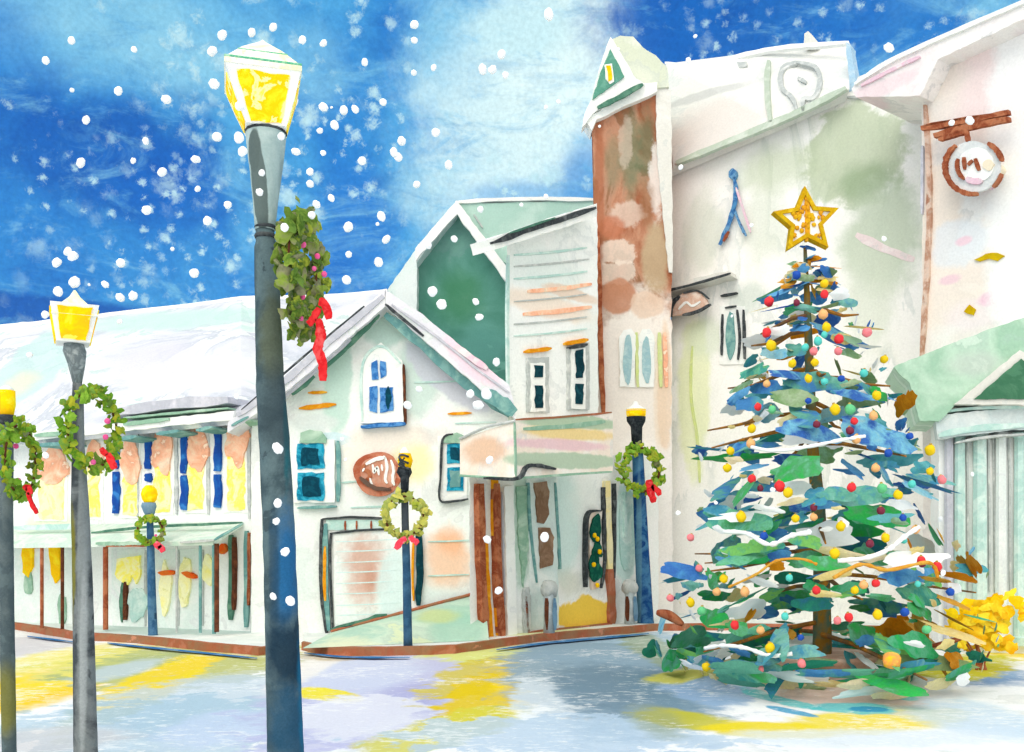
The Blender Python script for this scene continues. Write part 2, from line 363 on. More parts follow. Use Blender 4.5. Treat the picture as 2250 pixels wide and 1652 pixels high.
# ---------------------------------------------------------------- ground
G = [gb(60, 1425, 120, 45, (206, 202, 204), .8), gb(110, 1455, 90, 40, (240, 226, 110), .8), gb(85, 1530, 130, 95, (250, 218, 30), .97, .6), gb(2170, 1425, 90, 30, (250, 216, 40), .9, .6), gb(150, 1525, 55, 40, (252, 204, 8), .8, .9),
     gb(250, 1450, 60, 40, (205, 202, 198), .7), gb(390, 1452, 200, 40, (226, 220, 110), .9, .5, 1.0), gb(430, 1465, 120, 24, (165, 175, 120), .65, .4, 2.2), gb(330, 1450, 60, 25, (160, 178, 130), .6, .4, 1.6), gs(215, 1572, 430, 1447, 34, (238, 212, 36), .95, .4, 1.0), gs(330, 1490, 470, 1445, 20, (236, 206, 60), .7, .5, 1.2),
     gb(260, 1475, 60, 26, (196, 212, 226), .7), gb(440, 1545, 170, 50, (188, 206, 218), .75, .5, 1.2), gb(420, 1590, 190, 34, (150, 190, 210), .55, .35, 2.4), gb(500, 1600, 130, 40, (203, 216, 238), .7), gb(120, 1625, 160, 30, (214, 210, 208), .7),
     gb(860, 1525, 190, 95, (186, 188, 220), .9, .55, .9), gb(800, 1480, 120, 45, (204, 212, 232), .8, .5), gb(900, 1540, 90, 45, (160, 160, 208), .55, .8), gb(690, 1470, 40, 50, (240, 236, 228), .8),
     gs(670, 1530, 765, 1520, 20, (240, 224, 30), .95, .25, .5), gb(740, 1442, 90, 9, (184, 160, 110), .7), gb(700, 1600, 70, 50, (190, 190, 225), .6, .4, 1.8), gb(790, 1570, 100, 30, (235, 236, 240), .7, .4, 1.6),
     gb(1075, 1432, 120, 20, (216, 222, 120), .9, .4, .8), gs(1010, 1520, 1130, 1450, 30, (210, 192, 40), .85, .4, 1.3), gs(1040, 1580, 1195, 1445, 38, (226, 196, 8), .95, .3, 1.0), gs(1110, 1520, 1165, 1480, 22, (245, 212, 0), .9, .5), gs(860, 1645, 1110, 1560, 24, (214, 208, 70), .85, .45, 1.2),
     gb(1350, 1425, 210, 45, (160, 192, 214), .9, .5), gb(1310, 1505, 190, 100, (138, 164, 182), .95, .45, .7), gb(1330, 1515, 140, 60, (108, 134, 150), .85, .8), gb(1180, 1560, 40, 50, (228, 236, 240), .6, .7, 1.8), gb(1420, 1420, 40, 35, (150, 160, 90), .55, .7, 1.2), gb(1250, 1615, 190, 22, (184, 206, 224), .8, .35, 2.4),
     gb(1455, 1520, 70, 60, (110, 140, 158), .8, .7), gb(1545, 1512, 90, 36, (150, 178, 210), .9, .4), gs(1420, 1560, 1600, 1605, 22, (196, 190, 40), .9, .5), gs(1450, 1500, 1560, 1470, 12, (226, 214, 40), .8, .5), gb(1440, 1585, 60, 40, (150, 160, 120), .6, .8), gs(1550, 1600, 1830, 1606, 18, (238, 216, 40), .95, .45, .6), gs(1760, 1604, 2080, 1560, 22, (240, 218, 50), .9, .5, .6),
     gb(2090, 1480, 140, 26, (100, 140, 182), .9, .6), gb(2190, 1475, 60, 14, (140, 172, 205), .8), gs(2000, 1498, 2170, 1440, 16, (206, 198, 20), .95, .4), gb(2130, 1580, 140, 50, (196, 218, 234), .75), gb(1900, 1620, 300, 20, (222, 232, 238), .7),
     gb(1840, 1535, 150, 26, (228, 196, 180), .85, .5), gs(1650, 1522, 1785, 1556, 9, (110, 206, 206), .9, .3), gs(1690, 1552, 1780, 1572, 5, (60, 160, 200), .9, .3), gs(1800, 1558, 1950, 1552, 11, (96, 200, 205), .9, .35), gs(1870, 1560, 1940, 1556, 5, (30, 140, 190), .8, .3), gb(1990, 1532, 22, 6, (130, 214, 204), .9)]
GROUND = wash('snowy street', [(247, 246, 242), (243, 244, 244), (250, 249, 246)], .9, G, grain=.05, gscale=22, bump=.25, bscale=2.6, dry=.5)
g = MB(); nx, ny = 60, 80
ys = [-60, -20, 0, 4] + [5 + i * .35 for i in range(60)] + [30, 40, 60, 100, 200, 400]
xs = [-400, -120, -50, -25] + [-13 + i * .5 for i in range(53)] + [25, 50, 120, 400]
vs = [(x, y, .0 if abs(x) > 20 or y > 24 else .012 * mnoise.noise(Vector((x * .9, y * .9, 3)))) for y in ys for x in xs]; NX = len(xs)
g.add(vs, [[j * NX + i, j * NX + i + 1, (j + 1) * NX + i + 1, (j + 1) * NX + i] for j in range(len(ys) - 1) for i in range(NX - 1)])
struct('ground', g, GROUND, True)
PAVEM = wash('pavement snow', [(238, 242, 238), (226, 234, 230), (246, 247, 243)], 1.0,
             [gb(430, 1395, 190, 14, (190, 212, 208), .8, .4), gb(1180, 1402, 140, 10, (226, 228, 150), .7)], bump=.2)
def slab(front, zt, back):
    """front = px points along the kerb foot; kerb face and pavement top as two meshes"""
    f0 = [gp(x, y, 0) for x, y in front]; top = [Vector((p.x, p.y, zt)) for p in f0]
    inn = [p + Vector((0, .16, 0)) for p in top]; bk = [Vector((p.x * (back / p.y) if back else p.x, back, zt)) for p in (inn[0], inn[-1])]
    k = MB(); n = len(f0)
    base = [p - Vector((0, 0, .05)) for p in f0]; ib = [Vector((p.x, p.y, -.05)) for p in inn]
    k.strip(top, inn, base, ib)
    s = MB(); lo = [p - Vector((0, 0, .004)) for p in inn]; poly = lo + [bk[1], bk[0]]
    s.prism(poly, [Vector((p.x, p.y, -.06)) for p in poly])
    return k, s
fl = [(-120, 1366), (25, 1382), (100, 1394), (170, 1406), (230, 1409), (300, 1414), (400, 1424), (480, 1433), (568, 1441), (600, 1436)]
fr = [(662, 1428), (720, 1440), (800, 1441), (890, 1440), (1000, 1436), (1085, 1423), (1200, 1408), (1320, 1397), (1440, 1386), (1600, 1384), (2400, 1400)]
for (front, nm) in ((fl, 'kerb'), (fr, 'kerb')):
    cat = [(a[0] + (b[0] - a[0]) * i / 6, a[1] + (b[1] - a[1]) * i / 6) for a, b in zip(front, front[1:]) for i in range(6)] + [front[-1]]
    cat = [(x, y + 1.4 * mnoise.noise(Vector((x * .03, 0, 5)))) for x, y in cat]
    k, s = slab(cat, PAVE, 26); struct('kerb', k, KERBM); struct('pavement', s, PAVEM)
def gline(pts, w, z=.006):
    c = catmull(pts, 8); L = []; Q = []
    for i, (x, y) in enumerate(c):
        ww = w * (.5 + .5 * min(1, min(i, len(c) - 1 - i) / 5)) * (1 + .5 * mnoise.noise(Vector((i * .4, w, 2)))); L.append(gp(x, y - ww / 2, z)); Q.append(gp(x, y + ww / 2, z))
    return L, Q
m = MB()
for pts, w in (([(60, 1400), (165, 1413)], 4), ([(236, 1415), (300, 1422), (420, 1434), (565, 1449)], 4), ([(668, 1437), (760, 1446), (900, 1447)], 4), ([(1090, 1430), (1200, 1415), (1320, 1404), (1425, 1394)], 4)):
    L, Q = gline(pts, w); n = len(L); m.add([p + Vector((0, 0, .02)) for p in L + Q], [[i, i + 1, n + i + 1, n + i] for i in range(n - 1)])
struct('gutter_line', m, wash('gutter blue', [(70, 130, 185), (40, 105, 165), (120, 165, 205)], 3))

# ---------------------------------------------------------------- buildings
def base_of(w, x): p = w.ptz(x, 0); return p
def part(w, parent, name, mat, poly=None, stroke=None, blob=None, off=.03, wob=1.4, label=None, t=None, taper=.55):
    mb = MB()
    if poly: w.poly(poly, off, t, wob, mb)
    if stroke: w.stroke(stroke[0], stroke[1], off, mb, taper=taper, t=t)
    if blob: w.blob(*blob, off=off, mb=mb, t=t)
    o = mb.build(name, mat, parent)
    if label: o['label'] = label
    return o
def baseY(w, x): 
    p = w.hit(x, HY); return HY + CZ * F / p.y + 3
# --- long white house at the left (W)
WW = Wall(0, 18.6, 575, 16.45)
lh = thing('long_house', base_of(WW, 250), 'long low white house with big pale snowy roof, blue shutters and porch', 'house')
WALLW = wash('long house wall', [(252, 252, 249), (246, 250, 247), (252, 252, 250)], 1.0, [fb(110, 1000, 60, 60, (246, 224, 205), .5, .8, 18), fb(100, 1150, 70, 30, (226, 238, 190), .6, .7, 18), fb(300, 1320, 120, 40, (218, 232, 226), .6, .8, 17), fb(130, 1330, 70, 40, (205, 226, 218), .5, .8, 18)])
x0, x1 = -160, 562
MBw = WW.mass([(x0, baseY(WW, x0)), (x0, 978), (x1, 912), (x1, baseY(WW, x1))], 5.0); MBw.build('wall', WALLW, lh)
ROOFW = wash('long house roof snow', [(216, 230, 226), (226, 228, 228), (214, 216, 224), (232, 236, 232), (206, 226, 220)], .55,
             [fb(360, 690, 260, 40, (192, 224, 214), .8, .7, 21), fb(60, 790, 80, 110, (188, 218, 214), .75, .25, 20), fb(60, 850, 50, 40, (226, 232, 196), .7, .9, 20), fb(450, 830, 200, 60, (236, 238, 236), .8, .6, 19), fb(400, 930, 190, 14, (202, 204, 216), .8, .5, 18), fb(330, 790, 120, 70, (216, 214, 224), .7, .6, 19)], tide=.14, bump=.15)  # lavender-grey band by the eave is snow shadow put into the colour
rp = [(-160, 735), (0, 718), (90, 709), (180, 699), (300, 684), (420, 671), (530, 656), (640, 653), (740, 650), (850, 640)]
r = MB(); L = []; Q = []
for i, (x, y) in enumerate(rp):
    L.append(at(x, y, 22.5)); tt = (x + 160) / 722.0
    ex = x; e = WW.hit(ex, 982 - (ex + 160) * .108 if ex < 560 else 905, .45) if ex < 560 else at(ex, 900, 17.0)
    Q.append(e)
# subdivide lengthwise for wobble
dn = Vector((0, .1, -.16)); r.strip(L, Q, [p + dn for p in L], [p + dn for p in Q]); r.build('roof', ROOFW, lh)
m = MB(); c = catmull(rp, 6); tp = [at(x, y - 5 + 3 * mnoise.noise(Vector((x * .05, 1, 1))), 22.45) for x, y in c]; bt = [at(x, y + 5 + 2.5 * mnoise.noise(Vector((x * .06, 4, 1))), 22.42) for x, y in c]
m.strip(tp, bt, [p + Vector((0, .3, 0)) for p in tp], [p + Vector((0, .3, 0)) for p in bt]); m.build('ridge_snow', WHITE, lh)
part(WW, lh, 'eave_board', WHITE, poly=[(-150, 972), (515, 902), (512, 922), (-150, 990)], off=.5, t=.06)
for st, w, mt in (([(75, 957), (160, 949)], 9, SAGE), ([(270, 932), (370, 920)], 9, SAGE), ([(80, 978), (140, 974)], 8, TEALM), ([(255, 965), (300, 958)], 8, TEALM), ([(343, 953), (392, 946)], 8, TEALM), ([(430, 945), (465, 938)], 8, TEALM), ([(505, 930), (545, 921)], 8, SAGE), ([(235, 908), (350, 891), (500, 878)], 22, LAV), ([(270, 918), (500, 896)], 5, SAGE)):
    part(WW, lh, 'eave_trim_shade', mt, stroke=(st, w), off=.54 if st[0][1] < 985 else .03)  # wide lavender stroke paints the bluish shadow in the eave snow
# windows: lit glass with peach curtains, blue shutters between
for i, (x, w, yt, yb, ym) in enumerate([(112, 62, 990, 1140, 1050), (205, 34, 975, 1135, 1010), (285, 38, 965, 1132, 1045), (355, 44, 950, 1125, 1020), (430, 40, 945, 1122, 1010), (518, 46, 932, 1120, 1005)]):
    wn = part(WW, lh, 'window', WHITE, poly=rect(x - w / 2 - 5, yt - 6, x + w / 2 + 5, yb + 6), off=.015)
    part(WW, wn, 'lit_glass', YEL if i != 0 else PALEYEL, poly=rect(x - w / 2 + 4, ym - 6, x + w / 2 - 4, yb), off=.03, wob=3.5)
    part(WW, wn, 'curtain', PEACH, poly=blob_poly(x, (yt + ym) / 2 + 6, w / 2 + 2, (ym - yt) / 2 + 14, .22), off=.05, wob=0)
for x, segs in ((253, ((975, 1030), (1036, 1128))), (324, ((962, 1030), (1040, 1058))), (403, ((955, 1040), (1044, 1120))), (476, ((938, 1035), (1042, 1115)))):
    for a, b in segs: part(WW, lh, 'shutter', BLUE, stroke=([(x, a), (x + 1, (a + b) / 2), (x - 1, b)], 15), off=.05, taper=.8)
for x, a, b in ((300, 940, 1135), (385, 930, 1130), (455, 930, 1130), (545, 925, 1140)): part(WW, lh, 'mullion', LGREY, stroke=([(x, a), (x + 2, b)], 7), off=.025)
# porch roof, posts and doors
PORM = wash('porch roof', [(216, 234, 222), (200, 224, 210), (226, 238, 226), (190, 216, 200)], 1.6)
a = [WW.hit(-120, 1158, .02), WW.hit(534, 1146, .02)]; b = [WW.hit(-120, 1198, .9), WW.hit(468, 1188, .9)]
m = MB(); m.prism([a[0], a[1], b[1], b[0]], [p - Vector((0, 0, .07)) for p in (a[0], a[1], b[1], b[0])]); pr = m.build('porch_roof', PORM, lh)
for st, w, mt, of in (([(200, 1170), (320, 1158), (440, 1152), (530, 1148)], 6, DGRN, .5), ([(210, 1194), (310, 1195)], 9, SAGE, .95), ([(395, 1192), (470, 1186)], 6, LGREY, .95), ([(30, 1160), (190, 1156)], 12, TEALP, .5), ([(470, 1186), (532, 1150)], 5, TEALM, .95), ([(232, 1200), (330, 1199)], 4, BRN, .95)):
    part(WW, pr, 'edge_stroke', mt, stroke=(st, w), off=of, t=.03)
def post(x, a, b, w, mt, off=.85, lean=0):
    mb = MB(); p = WW.hit(x, a, off); q = WW.hit(x + lean, b, off); bz = max(q.z, PAVE); n = 6
    pts = [p.lerp(q, i / n) for i in range(n + 1)]; rr = [w / 2 * p.y / F * (1 + .3 * mnoise.noise(Vector((i, x, 0)))) for i in range(n + 1)]
    mb.tube(pts, rr, 8); return mb.build('porch_post', mt, lh)
for x, a, b, w, mt in ((232, 1194, 1383, 12, BRN), (476, 1194, 1388, 11, DBRN), (470, 1194, 1392, 9, TEALM), (92, 1196, 1380, 8, BRN), (137, 1196, 1382, 8, DBRN), (388, 1200, 1390, 5, LGREY), (440, 1198, 1390, 7, TEALM)): post(x, a, b, w, mt)
for x, a, b, w, mt in ((506, 1175, 1362, 13, DGRN), (512, 1180, 1340, 7, DBRN), (540, 1166, 1378, 11, TEALM), (545, 1170, 1330, 6, BRN), (553, 950, 1390, 5, LGREY)): part(WW, lh, 'corner_board', mt, stroke=([(x, a), (x + 1, (a + b) / 2), (x - 1, b)], w), off=.05 if mt not in (DBRN, BRN) else .07)
DOORM = wash('porch door', [(246, 250, 247), (230, 242, 236), (250, 252, 249)], 2.0)
for x0_, x1_ in ((25, 90), (98, 160), (245, 318), (338, 392), (394, 444)):
    d = part(WW, lh, 'door', DOORM, poly=rect(x0_, 1206, x1_, baseY(WW, (x0_ + x1_) / 2) - 12), off=.015)
    part(WW, d, 'door_post', LGREY, stroke=([(x1_, 1208), (x1_, 1375)], 4), off=.03)
for poly in ([(47, 1200), (70, 1198), (71, 1245), (62, 1268), (50, 1255)], [(106, 1192), (128, 1194), (131, 1270), (122, 1280), (110, 1262)]): part(WW, lh, 'lantern_glow_pane', GOLD, poly=poly, off=.06, wob=2)
part(WW, lh, 'lit_sign', YEL, poly=[(256, 1228), (278, 1222), (305, 1222), (307, 1270), (297, 1284), (288, 1262), (280, 1284), (254, 1272)], off=.06, wob=2.5)
for x, a, b in ((362, 1240, 1352), (405, 1225, 1332), (455, 1220, 1285)): part(WW, lh, 'lit_pane', PALEYEL, poly=blob_poly(x, (a + b) / 2, 13, (b - a) / 2, .2), off=.06, wob=0)
for p_, r_ in (((63, 1190, 26, 9), 0), ((70, 1183, 11, 10), 0), ((365, 1258, 17, 6), -6), ((414, 1263, 16, 6), 20), ((486, 1206, 8, 11), 10)): part(WW, lh, 'orange_mark', ORANGE, poly=blob_poly(p_[0], p_[1], p_[2], p_[3], .12, 18, r_), off=.09, wob=0)
for x, y, rx, ry, mt in ((62, 1278, 10, 30, SAGE), (136, 1340, 9, 34, SAGE), (268, 1320, 6, 40, DGRN), (300, 1325, 22, 40, TEALP)): part(WW, lh, 'door_panel', mt, poly=blob_poly(x, y, rx, ry, .2), off=.045, wob=0)
part(WW, lh, 'downpipe', DBRN, stroke=([(274, 1278), (273, 1362)], 8), off=.07)

# --- white gabled house (G)
WG = Wall(555, 16.3, 1130, 16.3)
gh = thing('gable_house', base_of(WG, 845), 'white gabled house front with pointed attic window and oval brown sign', 'house')
GW = wash('gable wall', [(248, 249, 245), (240, 246, 242), (249, 249, 246)], 1.0,
          [fb(700, 790, 60, 150, (196, 224, 212), .35, .5), fb(740, 820, 30, 130, (186, 220, 206), .75, .35), fb(850, 720, 60, 40, (186, 218, 206), .8, .5), fb(920, 820, 50, 90, (198, 222, 212), .75, .5), fb(985, 820, 110, 40, (206, 208, 220), .85, .3, rot=40), fb(880, 960, 110, 26, (222, 212, 204), .7, .7), fb(720, 965, 50, 14, (206, 230, 236), .8, .2), fb(980, 1230, 55, 75, (246, 196, 160), .8, .8), fb(990, 1190, 30, 40, (246, 178, 130), .6, .9), fb(845, 1000, 100, 80, (250, 240, 225), .7, .5), fb(905, 1020, 60, 45, (250, 240, 150), .55, .8), fb(650, 1260, 50, 90, (222, 238, 234), .5, .8), fb(970, 1330, 70, 40, (224, 238, 236), .7, .6), fb(690, 930, 50, 20, (222, 230, 226), .8, .5)])  # lavender wash below the right rake is under-eave shading in the colour
WG.mass([(552, baseY(WG, 552)), (552, 926), (700, 790), (845, 664), (980, 770), (1128, 900), (1128, baseY(WG, 1128))], 7.0, 1.5).build('wall', GW, gh)
RG = wash('gable roof edge', [(236, 240, 238), (226, 224, 232), (244, 246, 244)], 1.5, [fb(1040, 805, 70, 26, (242, 214, 226), .85, .4, rot=40), fb(740, 730, 60, 14, (210, 208, 218), .8, .4, rot=-41)])
for poly in ([(846, 636), (700, 762), (600, 852), (500, 928), (500, 950), (600, 884), (700, 800), (846, 672)], [(846, 636), (930, 692), (1030, 775), (1118, 845), (1132, 905), (1132, 922), (1090, 885), (980, 790), (846, 672)]):
    part(WG, gh, 'roof', RG, poly=poly, off=.42, t=7.2)
for st, w, mt, of in (([(520, 912), (620, 840), (720, 752), (842, 650)], 15, LAV, .45), ([(530, 900), (640, 806), (740, 722), (800, 672)], 4, GREY, .45), ([(706, 812), (760, 762), (800, 722), (832, 690)], 13, DGRN, .3), ([(640, 866), (690, 826)], 13, DGRN, .3), ([(615, 880), (700, 806), (770, 745)], 9, LAV, .32), ([(508, 935), (545, 915)], 6, TEALM, .45),
                      ([(846, 690), (910, 742), (1000, 822), (1060, 868), (1120, 912)], 22, TEALM, .3), ([(940, 760), (1020, 832), (1080, 880)], 20, LAV, .28), ([(1060, 862), (1098, 882), (1130, 908)], 30, TEALM, .44), ([(860, 668), (960, 740), (1050, 812), (1118, 862)], 5, LAV, .45), ([(1000, 760), (1070, 810)], 14, PINK, .46), ([(846, 668), (880, 696), (930, 738)], 7, GREY, .44)):
    part(WG, gh, 'rake_band', mt, stroke=(st, w), off=of, t=.03)  # teal and lavender strokes below the right rake paint in the eave shading
# attic window
aw = part(WG, gh, 'window', WHITE, poly=[(792, 930), (794, 790), (836, 752), (884, 792), (886, 928)], off=.10)
part(WG, aw, 'edge_line', TEALP, stroke=([(796, 925), (796, 800), (837, 760), (880, 798)], 6), off=.115)
part(WG, aw, 'frame_edge', DBRN, stroke=([(886, 800), (888, 870), (890, 930)], 5), off=.11)
part(WG, aw, 'sill', WBLUE, stroke=([(792, 937), (850, 933), (890, 930)], 8), off=.13)
for poly in ([(816, 798), (829, 792), (831, 834), (816, 834)], [(834, 792), (847, 795), (849, 826), (836, 832)], [(811, 850), (829, 848), (828, 908), (812, 902)], [(834, 852), (862, 850), (864, 902), (835, 908)]): part(WG, aw, 'pane', WBLUE, poly=poly, off=.12, wob=1.6)
part(WG, aw, 'dark_pane', INK, poly=blob_poly(852, 872, 7, 24, .2), off=.13, wob=0)
# left and right windows
lw = part(WG, gh, 'window', WHITE, poly=rect(645, 966, 735, 1104), off=.05)
part(WG, lw, 'hood', SAGE, poly=[(657, 972), (660, 950), (680, 944), (706, 948), (716, 962), (716, 974)], off=.09)
for y0_, y1_ in ((976, 1030), (1038, 1098)):
    pn = part(WG, lw, 'pane', AQUA, poly=rect(652, y0_, 712, y1_), off=.07, wob=3)
    part(WG, pn, 'dark_pane', INK, poly=rect(662, y0_ + 9, 700, y1_ - 9), off=.085, wob=4)
part(WG, lw, 'edge_line', TEALM, stroke=([(741, 968), (743, 1040), (742, 1102)], 9), off=.06)
part(WG, lw, 'sill', TEALM, stroke=([(653, 1116), (738, 1112)], 7), off=.1)
rw = part(WG, gh, 'window', WHITE, poly=rect(962, 956, 1026, 1100), off=.05)
part(WG, rw, 'hood', SAGE, poly=[(972, 972), (980, 956), (1004, 950), (1024, 960), (1028, 976)], off=.09)
part(WG, rw, 'edge_line', GREY, stroke=([(995, 953), (972, 966), (968, 1040), (966, 1098), (1000, 1100), (1028, 1096)], 5), off=.1)  # charcoal stroke paints the shadow line at the window's left and bottom
for y0_, y1_ in ((974, 1018), (1026, 1078)):
    pn = part(WG, rw, 'pane', AQUA, poly=rect(982, y0_, 1018, y1_), off=.07, wob=2)
    part(WG, pn, 'dark_pane', TEALM if y0_ > 1000 else INK, poly=rect(988, y0_ + 8, 1010, y1_ - 8), off=.085, wob=3)
for st, w in (([(676, 863), (718, 861)], 7), ([(656, 897), (738, 888)], 10), ([(983, 909), (1036, 907)], 6)): part(WG, gh, 'clapboard', OCHRE, stroke=(st, w), off=.03, taper=.3)
for y, a, b in ((840, 910, 1010), (1060, 750, 790), (1115, 770, 860), (930, 1000, 1090), (1190, 940, 1040), (1265, 940, 1030)): part(WG, gh, 'clapboard', TEALP, stroke=([(a, y), (b, y - 3)], 3.5), off=.02)
# wide barn door
bd = part(WG, gh, 'barn_door', WHITE, poly=[(704, 1138), (926, 1132), (926, 1345), (722, 1394)], off=.03)
CLAP = wash('barn door boards', [(246, 248, 245), (238, 244, 242), (250, 250, 248)], 1.5, [fb(800, 1250, 44, 84, (206, 150, 126), .75, 1.0, 16.3, 0, .9), fb(815, 1270, 22, 40, (196, 134, 108), .5, 1.0), fb(870, 1290, 40, 70, (216, 236, 236), .7, .4)])
part(WG, bd, 'board_panel', CLAP, poly=[(732, 1168), (895, 1160), (895, 1345), (735, 1384)], off=.06)
for y in (1190, 1212, 1236, 1258, 1282, 1305, 1330, 1352): part(WG, bd, 'board_line', wash('board line', [(226, 242, 240), (214, 236, 236)], 5), stroke=([(738, y), (800, y - 2), (880, y - 6)], 2.6), off=.064)
part(WG, bd, 'transom', TEALP, poly=rect(716, 1142, 842, 1164), off=.06)
for x in (758, 783, 815): part(WG, bd, 'transom_bar', BRN, stroke=([(x, 1144), (x, 1164)], 5), off=.075)
for st, w, mt, of in (([(708, 1140), (770, 1136), (838, 1138)], 5, GREY, .09), ([(706, 1140), (704, 1250), (708, 1330), (716, 1392)], 7, GREY, .09), ([(724, 1172), (780, 1166), (852, 1162)], 5, GREY, .09), ([(726, 1172), (724, 1240), (730, 1380)], 5, GREY, .09), ([(715, 1150), (714, 1280), (722, 1385)], 12, TEALM, .08), ([(714, 1200), (712, 1260), (714, 1320)], 7, OCHRE, .085), ([(726, 1386), (780, 1372), (850, 1352)], 15, DGRN, .1), ([(740, 1384), (800, 1370), (850, 1354)], 8, NAVY, .11), ([(918, 1160), (922, 1240), (918, 1330)], 15, NAVY, .08), ([(908, 1180), (906, 1260), (908, 1320)], 5, OCHRE, .09)):
    part(WG, bd, 'door_frame', mt, stroke=(st, w), off=of)
# sloped snow bank in front of the gable
BANK = wash('green snow bank', [(190, 218, 200), (172, 208, 190), (205, 226, 205), (216, 228, 190)], .9, [fb(1010, 1380, 60, 40, (160, 204, 184), .7, .6, 15.5), fb(960, 1355, 50, 14, (206, 214, 130), .6, .7, 15.5), fb(790, 1410, 80, 20, (230, 234, 200), .8, .6, 15.5)])
m = MB(); A_ = gp(664, 1424, PAVE); B_ = at(1062, 1300, 16.25); C_ = gp(1074, 1406, PAVE); D_ = Vector((A_.x, 16.28, PAVE)); n = 14
topl = [Vector((A_.x, 16.26, PAVE + .01)).lerp(B_, i / n) for i in range(n + 1)]; fro = [A_.lerp(C_, i / n) for i in range(n + 1)]
vs = []; K = 6
for i in range(n + 1):
    for j in range(K + 1):
        p = fro[i].lerp(topl[i], j / K); p = p + Vector((0, 0, (.05 * mnoise.noise(p * 1.6) + .04 * math.sin(math.pi * j / K)) * min(1, i / 3) * (1 if 0 < j < K else 0))); vs.append(p)
m.add(vs, [[i * (K + 1) + j, (i + 1) * (K + 1) + j, (i + 1) * (K + 1) + j + 1, i * (K + 1) + j + 1] for i in range(n) for j in range(K)])
e = vs[-K - 1:]; m.add(e + [Vector((q.x, q.y, 0)) for q in e], [[j, j + 1, K + 2 + j, K + 1 + j] for j in range(K)])
struct('snow_bank', m, BANK, True)
m = MB(); c = [topl[0].lerp(topl[-1], i / 30) + Vector((0, -.05, .015)) for i in range(31)]; m.tube(c, [.028 + .012 * mnoise.noise(Vector((i * .4, 0, 0))) for i in range(31)], 7); tag(m.build('bank_edging', KERBM), None, kind='structure')
# --- dark green gable behind (K)
WK = Wall(800, 25, 1320, 25)
kh = thing('green_house', base_of(WK, 1010), 'dark green gabled house rising behind the white gable', 'house')
KG = wash('green gable wall', [(128, 180, 165), (100, 158, 142), (80, 140, 122), (115, 170, 152)], .45, [fb(1010, 650, 60, 70, (70, 135, 95), .75, .9, 25), fb(1060, 760, 60, 60, (105, 165, 155), .6, .8, 25)], tide=.15)
WK.mass([(870, 900), (872, 640), (1002, 448), (1112, 592), (1112, 1370), (870, 1370)], 8, 1.5).build('wall', KG, kh)
KR = wash('green house roof', [(214, 232, 226), (224, 238, 232), (236, 244, 240), (200, 226, 216)], .6)
part(WK, kh, 'roof', KR, poly=[(1003, 440), (930, 525), (862, 620), (835, 660), (835, 760), (916, 760), (915, 575), (1003, 464)], off=.5, t=8)
part(WK, kh, 'rake_band', WHITE, poly=[(1003, 440), (1120, 595), (1118, 628), (1003, 470), (912, 572), (912, 545)], off=.55, t=.12)
KS = wash('green house side roof', [(190, 222, 208), (176, 212, 198), (205, 230, 218)], .7)
part(WK, kh, 'side_roof', KS, poly=[(1008, 448), (1300, 440), (1318, 520), (1125, 590), (1100, 570)], off=.35, t=6)
part(WK, kh, 'ridge_snow', WHITE, stroke=([(1000, 444), (1090, 438), (1200, 436), (1310, 438)], 8), off=.4, t=.3)
part(WK, kh, 'window_mark', LGREY, stroke=([(1040, 470), (1060, 500)], 3), off=.4)

# --- corner shop (S)
WS = Wall(1040, 15.45, 1440, 19.0)
sh = thing('corner_shop', base_of(WS, 1230), 'white corner shop with striped fascia canopy and brown posts', 'shop')
SWm = wash('shop wall', [(251, 252, 249), (246, 249, 246), (252, 252, 250)], 1.0,
           [fb(1210, 610, 90, 60, (222, 236, 230), .55, .8, 17), fb(1200, 680, 110, 26, (246, 226, 206), .75, .6, 17), fb(1260, 640, 60, 14, (236, 205, 180), .7, .4, 17), fb(1145, 1160, 22, 120, (196, 220, 204), .9, .35, 16), fb(1240, 1150, 40, 130, (206, 232, 226), .8, .5, 17), fb(1380, 1170, 28, 95, (204, 232, 226), .9, .2, 18), fb(1290, 1100, 40, 70, (236, 242, 236), .6, .8, 17), fb(1285, 1355, 55, 28, (246, 205, 60), .95, .25, 17, 0, 1.0), fb(1250, 1280, 40, 40, (214, 214, 196), .6, .9, 17), fb(1110, 1350, 20, 40, (246, 226, 232), .7, .6, 16), fb(1330, 780, 60, 160, (232, 240, 234), .4, .8, 17)])  # yellow patch low on the front is a spill of light painted in
WS.mass([(1032, baseY(WS, 1032)), (1032, 1050), (1114, 1000), (1114, 535), (1312, 462), (1314, 1000), (1446, 1000), (1446, baseY(WS, 1446))], 4.0, 1.5, (.02, 1, 0)).build('wall', SWm, sh)
part(WS, sh, 'cornice', WHITE, poly=[(1082, 522), (1312, 447), (1312, 476), (1088, 548)], off=.35, t=.5)
part(WS, sh, 'cornice_line', GREY, stroke=([(1086, 532), (1150, 508), (1230, 482), (1310, 456)], 13), off=.38, t=.1, taper=.4)
part(WS, sh, 'cornice_line', DGRN, stroke=([(1120, 512), (1220, 478)], 5), off=.4, t=.1)
for y, a, b, mt, w in ((560, 1130, 1290, TEALP, 5), (585, 1130, 1295, LGREY, 4), (612, 1130, 1290, TEALP, 5), (640, 1160, 1300, PEACH, 9), (662, 1130, 1290, LGREY, 3), (690, 1150, 1300, PEACH, 10), (712, 1130, 1290, LGREY, 4), (738, 1130, 1290, TEALP, 4)): part(WS, sh, 'clapboard', mt, stroke=([(a, y), ((a + b) / 2, y - 6), (b, y - 16)], w), off=.02)
part(WS, sh, 'corner_board', TEALP, stroke=([(1118, 560), (1116, 700), (1118, 900)], 5), off=.03)
